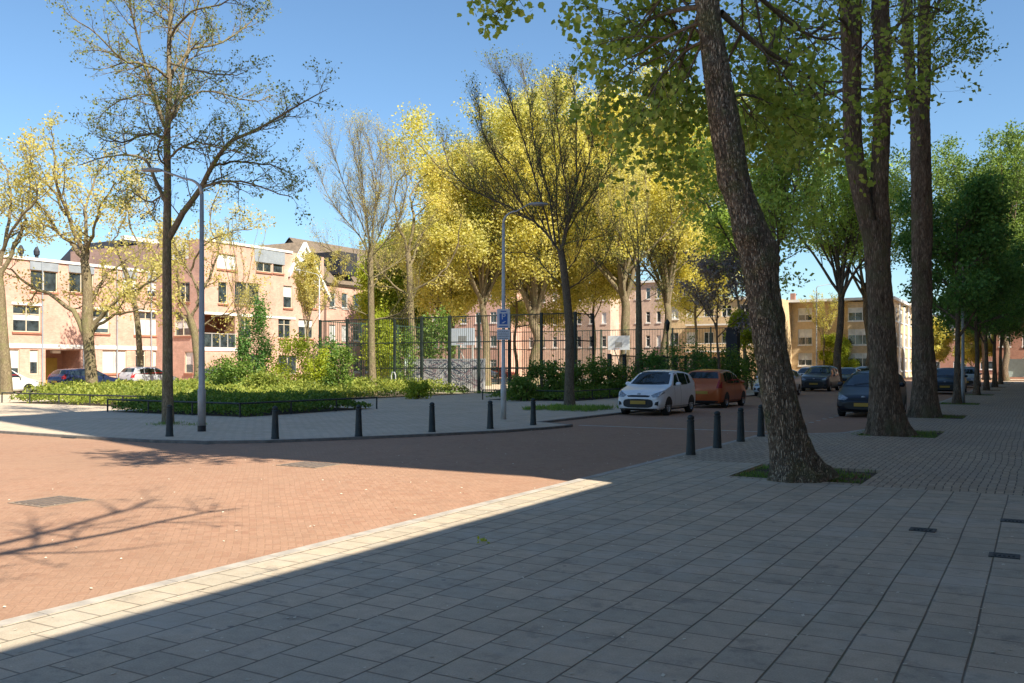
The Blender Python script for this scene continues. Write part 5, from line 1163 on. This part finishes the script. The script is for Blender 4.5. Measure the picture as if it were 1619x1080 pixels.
gnarled(504, 'wide sunlit tree with upturned lower limbs between the terrace and the four storey flats', 66, [(222, 600), (221, 560), (216, 500), (205, 450), (195, 420)], [14, 12, 11, 10, 9],
    [([(205, 450), (220, 400), (205, 350), (200, 300), (215, 270)], [0, 0, 0, 1, 1], .12), ([(196, 420), (180, 380), (200, 340), (190, 290)], [0, 0, 1, 1], .1), ([(212, 470), (240, 440), (260, 420), (280, 380)], [0, 1, 1, 2], .1)], ls=.2)
gnarled(505, 'tall gnarled pale tree behind the twiggy tree at the centre left', 68, [(655, 610), (655, 560), (650, 500), (648, 440), (645, 400)], [16, 15, 13, 12, 11],
    [([(645, 400), (655, 350), (648, 320), (660, 290), (690, 265)], [0, 0, 0, 1, 1], .2), ([(648, 420), (670, 370), (690, 330), (700, 280)], [0, 1, 1, 2], .18), ([(646, 400), (630, 350), (625, 310), (640, 270)], [0, -1, -1, -2], .15), ([(650, 460), (690, 440), (720, 400), (730, 340)], [0, -1, -1, -2], .15), ([(650, 470), (610, 440), (590, 400)], [0, 1, 2], .12)])
# ---- upright twiggy trees
def twiggy(seed, label, base, H, crown, tr, bark, leaf, ls, leaves, first, dens=1.0, nl=13, ang=(8, 50), group=None, lo=2):
    cfg = dict(n={3: int(9*dens), 2: int(7*dens), 1: 4}, len={2: crown*.55, 1: crown*.28, 0: crown*.14}, rad={2: .022, 1: .011, 0: .007}, seg={2: 5, 1: 4, 0: 2}, ang=(14, 38), up=.28, trop=.05, jit=.09, start=.12, taper=.45, leaves=leaves, spread=.05)
    return auto_tree(seed, 'twiggy_tree', label, base, H, crown, tr, bark, leaf, ls, first, nl, cfg, forks=1, spreadang=ang, limb_r=.26, group=group, up=.01, wob=.06)
def ctwig(L, dens, leaves, jit=.12): return dict(n={3: 3.2*dens, 2: int(6*dens), 1: 4}, len={2: L*1.1, 1: L*.55, 0: L*.30}, rad={2: .018, 1: .009, 0: .006}, seg={2: 6, 1: 4, 0: 2}, ang=(16, 48), up=.26, trop=.06, jit=jit, start=.12, taper=.45, leaves=leaves, spread=.04)
gnarled(601, 'twiggy upright tree with pale sunlit twigs in front of the court fence', 48.7, [(590, 627), (588, 580), (587, 500), (586, 426), (586, 395)], [16, 12, 10.5, 9, 7],
    [([(586, 405), (568, 373), (541, 341), (517, 305), (500, 262)], [0, .3, .6, 1, 1.2], .09), ([(580, 375), (566, 340), (545, 295), (530, 250), (519, 216)], [0, -.6, -1, -1.4, -1.6], .07), ([(584, 390), (576, 330), (568, 280), (560, 240), (552, 205)], [0, 0, .4, .8, 1], .08), ([(587, 390), (592, 340), (595, 300), (590, 255), (578, 208)], [0, 0, 0, .3, .4], .09), ([(588, 395), (603, 365), (615, 325), (619, 276), (610, 220)], [0, .3, .9, 1.3, 1.6], .08), ([(588, 405), (610, 380), (632, 343), (643, 296), (636, 245)], [0, -.4, -.8, -1.2, -1.5], .08),
     ([(587, 402), (590, 350), (600, 300), (602, 250), (596, 212)], [0, 1, 1.8, 2.3, 2.6], .07), ([(586, 402), (580, 350), (575, 300), (568, 250), (570, 212)], [0, -1, -1.8, -2.3, -2.6], .07), ([(585, 500), (560, 490), (530, 486), (498, 482)], [0, .3, .8, 1.2], .06), ([(588, 506), (610, 502), (640, 490), (658, 462), (665, 425)], [0, 0, -.5, -.8, -1], .08), ([(586, 440), (560, 415), (530, 400), (505, 385)], [0, -.6, -1.2, -2], .05), ([(588, 440), (620, 420), (650, 395), (680, 350)], [0, .8, 1.6, 2.2], .06), ([(587, 460), (600, 430), (590, 400), (600, 350)], [0, 1.5, 2.8, 3.4], .05), ([(587, 450), (580, 420), (585, 380), (575, 330)], [0, -1.5, -2.8, -3.4], .05)],
    L_YEL2, .07, B_PALE, ctwig(1.6, 1.45, 1), name='twiggy_tree')
gnarled(602, 'dark twiggy vase shaped tree in the grassy pit right of the parking sign pole', 34.2, [(901, 648), (900, 610), (901, 550), (898, 490), (892, 430), (887, 398)], [21, 15.5, 14, 13, 12, 11],
    [([(886, 400), (862, 367), (830, 341), (785, 317), (742, 298), (710, 262), (700, 220)], [0, .3, .5, .8, 1, 1.2, 1.4], .085), ([(875, 388), (860, 330), (839, 257), (818, 196), (803, 145), (788, 118)], [0, 0, -.3, -.6, -.9, -1.2], .075), ([(878, 385), (868, 310), (848, 244), (836, 165), (826, 110)], [0, .4, .8, 1.1, 1.4], .075), ([(852, 360), (815, 308), (787, 252), (762, 204), (757, 165)], [0, -.7, -1.2, -1.6, -1.9], .055), ([(889, 400), (893, 365), (904, 325), (912, 262), (909, 162), (906, 130)], [0, 0, 0, .1, .3, .3], .10), ([(893, 372), (915, 335), (948, 293), (965, 256), (967, 212)], [0, .4, .9, 1.3, 1.5], .06), ([(894, 370), (908, 320), (926, 275), (938, 213), (946, 155)], [0, -.5, -1, -1.4, -1.6], .065),
     ([(899, 458), (922, 441), (952, 415), (968, 380)], [0, .4, .8, 1], .045), ([(893, 386), (915, 380), (940, 377), (965, 365)], [0, -.6, -1.1, -1.5], .03), ([(898, 462), (865, 428), (840, 402), (800, 400)], [0, .6, 1.1, 1.4], .035), ([(888, 398), (880, 340), (880, 270), (872, 200), (862, 140)], [0, 1.2, 2.0, 2.6, 2.9], .06), ([(889, 396), (900, 340), (890, 270), (882, 200), (880, 150)], [0, -1.2, -2, -2.6, -2.9], .06), ([(845, 350), (800, 330), (760, 280), (735, 240)], [0, 1.1, 2, 2.5], .04), ([(893, 430), (915, 400), (930, 340), (945, 300)], [0, -1.4, -2.4, -2.8], .04), ([(870, 378), (830, 300), (800, 250), (770, 235)], [0, 1.5, 2.6, 3.2], .045)],
    L_BUD, .07, B_TWIG, ctwig(1.35, 1.65, 1), name='twiggy_tree')
gnarled(603, 'smaller twiggy tree rising behind the white hatchback', 50, [(1010, 612), (1010, 560), (1010, 500), (1009, 447), (1009, 420)], [13, 11, 10, 8, 7],
    [([(1009, 440), (998, 406), (977, 365), (965, 322), (960, 290)], [0, .3, .6, 1, 1.2], .06), ([(1010, 420), (1008, 370), (1003, 325), (1002, 284)], [0, 0, .3, .5], .07), ([(1010, 440), (1024, 415), (1045, 372), (1064, 324)], [0, -.3, -.8, -1], .06), ([(1009, 455), (990, 431), (962, 394), (949, 345), (945, 320)], [0, -.5, -1, -1.3, -1.5], .05), ([(1010, 455), (1034, 430), (1068, 390), (1085, 350)], [0, .5, 1, 1.4], .05), ([(1010, 425), (1019, 380), (1023, 325), (1019, 278)], [0, 1, 1.6, 2], .05), ([(1009, 425), (1000, 380), (990, 330), (985, 285)], [0, -1, -1.8, -2.3], .05), ([(1010, 480), (1035, 465), (1055, 455), (1075, 430)], [0, .3, .8, 1], .03)],
    L_YEL2, .09, B_MID, ctwig(1.3, 1.1, 2), name='twiggy_tree')
b = W(487, 600, 66); twiggy(604, 'small straw coloured tree before the gabled end of the flats', (b.x, b.y), 9.6, 2.6, .13, B_PALE, L_YEL2, .14, 4, .36, .9, 12)
b = W(1303, 600, 112); twiggy(605, 'small bare yellowish tree before the ochre corner building', (b.x, b.y), 10.2, 2.6, .13, B_PALE, L_YEL, .15, 2, .36, .8, 12)
b = W(379, 600, 55); twiggy(606, 'slim pale birch before the loggia of the flats', (b.x, b.y), 11.0, 1.6, .10, B_PALE, L_YEL2, .10, 2, .3, .7, 9)
# ---- yellow spring giants beyond the court
cy = dict(n={3: 8, 2: 7, 1: 5}, leaves=20, spread=.45, up=.12)
for sd, px, Z, H, cr, tr, lab, fr in ((701, 848, 74, 22, 7.6, .50, 'large yellow leaved tree with a thick forked trunk behind the dark twiggy tree', .22), (702, 985, 78, 25.5, 8.8, .46, 'tallest bright yellow tree, its forked trunk right of the court', .26), (703, 1055, 84, 24.5, 9.0, .42, 'bright yellow tree right of the tallest one, behind the smaller twiggy tree', .26),
        (704, 768, 72, 17.5, 6.2, .34, 'yellow green tree directly behind the parking sign pole', .34), (705, 712, 76, 13.5, 4.6, .30, 'low yellow tree behind the graffiti wall', .3), (706, 905, 96, 25, 9, .42, 'yellow tree filling the gap between the two thick forked trunks', .25)):
    b = W(px, 600, Z); auto_tree(sd, 'yellow_tree', lab, (b.x, b.y), H, cr, tr, B_MID, L_YEL, .225, fr, 16, dict(cy), forks=1, spreadang=(12, 62), group='yellow leaved trees beyond the ball court', wob=.25, kink=.5)
for sd, px, Z, H, cr, lab in ((708, 815, 92, 14.5, 5.2, 'lower yellow tree between the sign pole and the first thick forked trunk'), (709, 940, 90, 14.5, 5.0, 'lower yellow tree above the right end of the court fence'), (710, 672, 94, 14, 5.5, 'pale yellow tree above the red brick flats'), (711, 1100, 92, 15, 5.5, 'yellow tree above the purple one and the balcony flats')):
    b = W(px, 600, Z); auto_tree(sd, 'yellow_tree', lab, (b.x, b.y), H, cr, .2, B_MID, L_YEL, .22, .40, 14, dict(cy, leaves=13), spreadang=(30, 85), group='yellow leaved trees beyond the ball court', wob=.2)
b = W(618, 600, 84); auto_tree(707, 'yellow_tree', 'broad lime yellow tree behind the twiggy tree at the court fence', (b.x, b.y), 10.5, 4.4, .25, B_PALE, L_LIME, .24, .22, 12, dict(cy), group=None)
# ---- green trees along the far kerb
cgn = dict(n={3: 8, 2: 6, 1: 4}, leaves=6, spread=.24, up=.10, flat=.9)
for sd, px, Z, H, cr, tr, lab, fr in ((801, 1208, 47, 15.8, 5.4, .24, 'fresh green tree whose trunk hides behind the leaning one', .30), (802, 1326, 66, 17.5, 6.0, .30, 'green tree with a dark straight trunk before the ochre corner building', .34), (803, 1373, 82, 19.5, 6.0, .34, 'green tree with trunk just left of the forked stem above the parked cars', .34)):
    b = W(px, 600, Z); auto_tree(sd, 'green_tree', lab, (b.x, b.y), H, cr, tr, B_DARK2, L_GRN, .21, fr, 15, dict(cgn), forks=1, spreadang=(15, 68), group='green trees along the far kerb', wob=.2)
# ---- young dark trees on the right and the tall ones behind
cyg = dict(n={3: 8, 2: 7, 1: 5}, leaves=5, spread=.16, up=.10, ang=(25, 65))
b = G(1513, 638)
yt = auto_tree(901, 'young_tree', 'nearest of the dark green young trees, beside the pale lamp pole', (b.x, b.y), 8.3, 2.9, .15, B_DARK2, L_DRK, .15, .36, 14, cyg, spreadang=(35, 80), group='young dark green trees along the right pavement', wob=.05)
for i, (px, py, lab, sc) in enumerate(((1544, 624, 'second dark green young tree along the right pavement', 1.0), (1559.6, 617, 'third dark green young tree along the right pavement', 1.05), (1573, 612, 'fourth dark green young tree along the right pavement', 1.1), (1582, 607.2, 'fifth and farthest dark green young tree along the right pavement', 1.1))):
    q = G(px, py); c_ = copy_tree(yt); c_.location = (q.x, q.y, 0); c_.rotation_euler = (0, 0, 1.3*(i+1)); c_.scale = (sc, sc, sc); c_['label'] = lab
cbt = dict(n={3: 8, 2: 7, 1: 5}, leaves=7, spread=.3, up=.12)
for sd, px, Z, H, cr, lean, lab in ((902, 1590, 94, 25, 6.8, (-1.5, 0), 'tall green tree with dark leaning trunk at the end of the right hand row'), (903, 1560, 104, 24, 6.4, (0, 0), 'tall green tree left of the leaning one at the street end'), (904, 1640, 100, 27, 7, (0, 0), 'tall green tree cut by the right edge of the picture')):
    b = W(px, 600, Z); auto_tree(sd, 'tall_tree', lab, (b.x, b.y), H, cr, .34, B_DARK2, L_MID, .28, .30, 16, cbt, lean=lean, forks=1, spreadang=(12, 60), group='tall trees at the far end of the right pavement', wob=.3)
for sd, px, Z, H, lab in ((911, 1480, 116, 6.2, 'small bright yellow tree left of the pale lamp pole across the junction'), (912, 1535, 118, 5.6, 'orange yellow small tree between the young trunks across the junction'), (913, 1590, 117.5, 5.2, 'small yellow tree before the dark brick house at the right')):
    b = W(px, 600, Z); auto_tree(sd, 'small_tree', lab, (b.x, b.y), H, 2.6, .10, B_PALE, L_YEL, .22, .22, 10, dict(leaves=9, spread=.2, up=.1), spreadang=(30, 75))
b = W(1440, 600, 128); auto_tree(914, 'small_tree', 'small fresh tree beside the sunlit side of the ochre corner building', (b.x-1, b.y), 5, 1.6, .08, B_PALE, L_LIME, .2, .25, 8, dict(leaves=8), spreadang=(30, 70))
b = W(1322, 600, 112); auto_tree(915, 'small_tree', 'low bright yellow green tree at the foot of the ochre corner building', (b.x, b.y), 4.4, 2.2, .08, B_PALE, L_LIME, .2, .15, 10, dict(leaves=9, spread=.2), spreadang=(35, 80))
b = W(1133, 600, 50); auto_tree(916, 'purple_tree', 'dusky purple flowering tree left of the leaning trunk', (b.x, b.y), 6.7, 3.0, .10, B_DARK2, L_PUR, .17, .42, 9, dict(leaves=4, spread=.16, n={3: 6, 2: 5, 1: 4}), spreadang=(30, 75))
b = W(1178, 600, 60); auto_tree(917, 'small_tree', 'bright green little tree beside the dark column', (b.x, b.y), 4.4, 1.7, .08, B_MID, L_LIME, .16, .45, 8, dict(leaves=5), spreadang=(40, 80))
b = W(1178, 600, 66); auto_tree(918, 'slender_tree', 'slender leaning tree against the left edge of the leaning trunk', (b.x, b.y), 12, 3.5, .16, B_MID, L_GRN, .18, .45, 9, dict(leaves=5), lean=(-1.5, 0))
# ---- shrubs
def shrub(seed, label, c, rx, ry, H, leaf, ls, n, name='shrub', stems=7, bark=B_MID):
    t = thing(name, label, 'shrub', (c[0], c[1], 0)); rs = np.random.RandomState(seed); rr = random.Random(seed)
    q = MB(); cl = []
    for i in range(stems):
        a = rr.uniform(0, 6.28); r = rr.uniform(.3, .95); e = Vector((math.cos(a)*rx*r*.8, math.sin(a)*ry*r*.8, H*rr.uniform(.6, .95)))
        q.tube([(e.x*.15, e.y*.15, 0), (e.x*.5, e.y*.5, e.z*.5), tuple(e)], [.03, .02, .008], 5); cl.append(e)
    q.obj('stems', bark, t)
    P = []
    m = stems*5
    for i in range(m):
        a = rr.uniform(0, 6.28); r = rr.uniform(.1, 1)**.5; z = H*rr.uniform(.12, .95); sh = math.sqrt(max(.05, 1-((z/H-.35)/.7)**2))
        cc = np.array([math.cos(a)*rx*r*sh*.85, math.sin(a)*ry*r*sh*.85, z]); k = n//m
        P.append(cc+rs.normal(size=(k, 3))*np.array([rx*.17, ry*.17, H*.09]))
    P = np.concatenate(P); P[:, 2] = np.maximum(P[:, 2], .05)
    leaf_mesh('foliage', P, ls, leaf, t, None, .6, 0, False, rs, .8); return t
def sh(seed, px, Z, wpx, H, leaf, label, n=2600, ls=.14, name='shrub'):
    b = W(px, 600, Z); r = wpx*Z/F/2; return shrub(seed, label, (b.x, b.y), r, max(.8, r*.8), H, leaf, ls, n, name)
sh(11, 462, 52, 95, 3.1, L_LIME, 'bright lime shrub glowing in the sun left of the court fence', 4200)
sh(12, 400, 54, 70, 5.2, L_DRK, 'tall dark evergreen shrub before the flats beside the birch', 9000, .12)
sh(13, 372, 47, 100, 1.9, L_SHR, 'spreading green shrub behind the sunlit planting right of the tall lamp', 3600)
sh(14, 505, 50, 50, 2.6, L_LIME, 'yellow green shrub at the left end of the court fence', 2600)
sh(15, 540, 47, 60, 2.4, L_SHR, 'green shrub inside the left corner of the ball court', 2600)
sh(16, 345, 58, 70, 2.0, L_SHR, 'green shrub left of the tall dark evergreen', 2400)
sh(17, 600, 60, 60, 5.6, L_LIME, 'tall lime shrub behind the twiggy tree trunk', 4200, .2)
sh(18, 690, 62, 70, 5.2, L_SHR, 'tall green shrub behind the graffiti wall', 3600, .2)
sh(19, 660, 43.6, 40, .8, L_LIME, 'small yellow weedy shrub at the foot of the court fence', 1200)
sh(20, 1085, 56, 100, 3.1, L_DRK, 'broad dark green bush right above the orange hatchback', 5200)
sh(21, 1025, 50, 70, 2.2, L_DRK, 'dark green bush behind the white hatchback', 3400)
sh(22, 1150, 54, 60, 2.5, L_SHR, 'green bush by the dark column', 2800)
sh(23, 1190, 60, 50, 2.7, L_DRK, 'dark bush against the left edge of the leaning trunk', 2400)
sh(24, 945, 46, 60, 1.9, L_SHR, 'green shrub left of the low black fence', 2400)
sh(25, 905, 44.5, 60, 1.7, L_SHR, 'green shrub behind the dark twiggy tree trunk', 2400)
sh(26, 860, 43, 70, 1.7, L_SHR, 'leafy green shrub right of the parking sign pole before the court fence', 3000)
sh(27, 825, 41, 45, 1.1, L_SHR, 'low green shrub immediately right of the parking sign pole', 2000)
sh(28, 985, 46, 50, 1.5, L_SHR, 'low green shrub left of the white hatchback', 2000)
sh(29, 640, 58, 50, 3.6, L_SHR, 'green shrub inside the ball court left of the graffiti', 2600)
sh(30, 425, 44, 90, 1.2, L_COV, 'low spreading sunlit shrub behind the shaded planting', 3200)
sh(31, 520, 55, 70, 3.0, L_DRK, 'dark green bush behind the fence corner', 2600)
# ---- ground cover beds
def cover_bed(label, x0, x1, y0, y1, h, leaf, dens, ls, seed, holes=()):
    rs = np.random.RandomState(seed); n = int((x1-x0)*(y1-y0)*dens); P = np.empty((n, 3)); P[:, 0] = rs.uniform(x0, x1, n); P[:, 1] = rs.uniform(y0, y1, n)
    hz = np.array([noise.noise(Vector((p[0]*.7, p[1]*.7, seed)))+.5*noise.noise(Vector((p[0]*2.3, p[1]*2.3, seed))) for p in P])
    edge = np.minimum(np.minimum(P[:, 0]-x0, x1-P[:, 0]), np.minimum(P[:, 1]-y0, y1-P[:, 1])); hh = h*(1+.55*hz)*np.clip(.45+edge*.8, .45, 1)
    P[:, 2] = hh*rs.uniform(.15, 1, n)**.6
    q = MB(); k = 18
    for i in range(k):
        for j in range(k):
            a, b, c, d = x0+(x1-x0)*i/k, x0+(x1-x0)*(i+1)/k, y0+(y1-y0)*j/k, y0+(y1-y0)*(j+1)/k
            q.quad((a, c, .006), (b, c, .006), (b, d, .006), (a, d, .006))
    struct('soil', q, M['soil'])
    o = leaf_mesh('ground_cover', P, ls, leaf, None, None, .55, -.5, False, rs, .6); tag(o, label, 'ground cover', None, 'stuff'); return o
cover_bed('dense low green planting in shade behind the black rail', -27.5, -21.1, 20.3, 26.5, .50, L_SHR, 560, .11, 41)
cover_bed('sunlit yellow green planting at the far left', -38.0, -27.6, 23.1, 34.5, .50, L_COV, 260, .14, 42)
cover_bed('sunlit low planting before the parked cars', -50, -38.1, 31, 43.5, .55, L_COV, 150, .16, 43)
cover_bed('shady green planting along the footpath behind the parked hatchbacks', -22.2, -17.8, 36.3, 60, .50, L_SHR, 260, .13, 44)
cover_bed('sunlit planting under the shrubs left of the court', -38, -27.6, 34.6, 43.5, .7, L_COV, 130, .15, 45)
# grass in the tree pits and at kerbs
def grass(label, x0, x1, y0, y1, n, h, seed, excl=None, mat='grass', z=-.05):
    rs = np.random.RandomState(seed); P = np.empty((n, 3)); P[:, 0] = rs.uniform(x0, x1, n); P[:, 1] = rs.uniform(y0, y1, n); P[:, 2] = z
    w = np.array([noise.noise(Vector((p[0]*2.1, p[1]*2.1, seed))) for p in P]); P = P[w > -.08]
    if excl: P = P[np.hypot(P[:, 0]-excl[0], P[:, 1]-excl[1]) > excl[2]]
    o = leaf_mesh('grass', P, h, M[mat], None, None, .12, -2.2, False, rs, 0); tag(o, label, 'grass', None, 'stuff'); return o
for i, (p, lab, n) in enumerate(zip(PITS, ('grass and moss round the foot of the leaning tree', 'grass round the foot of the forked tree', 'grass round the foot of the straight tall tree', 'grass at the foot of the nearest young tree', 'grass at the foot of the second young tree'), (3600, 3600, 3600, 1800, 1500))):
    grass(lab, p[0]+.04, p[1]-.04, p[2]+.04, p[3]-.04, n, .07, 60+i)
q = G(899, 648); grass('rough grass patch round the dark twiggy tree', q.x-1.3, q.x+1.3, q.y-1.2, q.y+1.6, 4200, .17, 70, z=0)
q = G(268, 672); grass('thin grass round the foot of the big sparse tree', q.x-.5, q.x+.9, q.y-.4, q.y+.6, 500, .09, 71, z=0)
grass('thin weeds along the fence foot', sat(520, 43.8), sat(780, 43.8), 43.5, 44.1, 900, .22, 72, z=0)
# litter: petals and bits on the paving, dead leaves in the near pit
rs = np.random.RandomState(80); n = 1300; P = np.empty((n, 3)); P[:, 0] = rs.uniform(-5.4, 1.4, n); P[:, 1] = rs.uniform(1, 16, n); P[:, 2] = .004
keep = ~((P[:, 0] > -3.9) & (P[:, 0] < -2.0) & (P[:, 1] > 12.9) & (P[:, 1] < 14.9)); P = P[keep]
def flat_bits(name, P, s, mat, label, rs):
    n = len(P); a = rs.uniform(0, 6.28, n); s = s*rs.uniform(.4, 1.5, n); u = np.stack([np.cos(a), np.sin(a), rs.uniform(-.2, .3, n)], 1)*s[:, None]; v = np.stack([-np.sin(a), np.cos(a), rs.uniform(-.1, .3, n)], 1)*s[:, None]*.6
    V = np.stack([P-u, P+v, P+u, P-v], 1).reshape(-1, 3); V[:, 2] = np.maximum(V[:, 2], .002+P[0, 2]*0)
    o = mesh_obj(name, V, ((np.arange(n)*4)[:, None]+np.array([[0, 1, 2, 3]])).astype(np.int32), mat); tag(o, label, 'litter', None, 'stuff')
flat_bits('petal_litter', P, .013, M['petal'], 'pale petals and bits scattered on the near paving', rs)
n = 420; P = np.empty((n, 3)); P[:, 0] = rs.uniform(-12, -5.7, n); P[:, 1] = rs.uniform(3, 40, n); P[:, 2] = -.045
V = P.copy()
flat = P; a = rs.uniform(0, 6.28, n); s = .012*rs.uniform(.5, 1.6, n); u = np.stack([np.cos(a)*s, np.sin(a)*s, 0*a], 1); v = np.stack([-np.sin(a)*s*.7, np.cos(a)*s*.7, .004+0*a], 1)
o = mesh_obj('petal_litter', np.stack([P-u, P+v, P+u, P-v], 1).reshape(-1, 3), ((np.arange(n)*4)[:, None]+np.array([[0, 1, 2, 3]])).astype(np.int32), M['petal']); tag(o, 'pale bits scattered on the brick street', 'litter', None, 'stuff')
n = 420; P = np.empty((n, 3)); P[:, 0] = rs.uniform(-3.1, -2.1, n); P[:, 1] = rs.uniform(13.0, 14.3, n); P[:, 2] = -.03
o = leaf_mesh('dead_leaves', P, .05, plain('dead_leaf', (.22, .13, .08), .8, var=.4, scale=30), None, None, .6, 0, False, rs, 1); tag(o, 'brown dead leaves in the pit right of the leaning tree', 'litter', None, 'stuff')
q = G(764, 858); t = Tree(90); P = np.array([[q.x+rs.normal()*.035, q.y+rs.normal()*.03, .012+abs(rs.normal())*.01] for i in range(9)]); o = leaf_mesh('leaf_sprig', P, .055, L_LIME, None, None, .6, 0, False, rs, 1); tag(o, 'small fallen sprig of bright green leaves on the near paving', 'leaf sprig')
# shade-giving tree that stands just left of the photographer, its branch shadows fall on the sunlit bricks
T0 = Tree(950); p0 = [Vector((-1, -.9, -.1)), Vector((-1, -.9, 2)), Vector((-1.05, -.85, 4)), Vector((-1, -.9, 6)), Vector((-.9, -.8, 8)), Vector((-.9, -.8, 11))]
c0 = dict(n={3: 1.9, 2: 4, 1: 3}, len={2: 1.5, 1: .8, 0: .4}, rad={2: .03, 1: .014, 0: .007}, seg={2: 6, 1: 4, 0: 2}, ang=(25, 65), up=.05, trop=.03, jit=.2, start=.1, taper=.4, leaves=1, spread=.03)
T0.limb(p0, .2, .05, 3, c0, 12, start=.5)
for pts in ([(-1, -.9, 5.5), (-.9, 1, 6.8), (-.5, 3, 7.6), (-.3, 5.2, 8.0)], [(-1, -.9, 6), (-2.5, .5, 7.5), (-4, 2.0, 8.5), (-5.5, 3.2, 9)], [(-1, -.9, 6.5), (0, 1, 8), (.6, 3, 9.5), (.8, 4.5, 10.5)], [(-1, -.9, 6), (.3, -2, 7.5), (1, -3, 9)], [(-1, -.9, 7), (-2.8, -1, 9), (-4.5, -.5, 10)]): T0.limb(pts, .09, .02, 3, c0, 8, n=12, wob=.05)
T0.build('bare_tree', 'bare branching tree beside the photographer, outside the picture', 'tree', (-1, -.9), B_MID, L_BUD, .08)
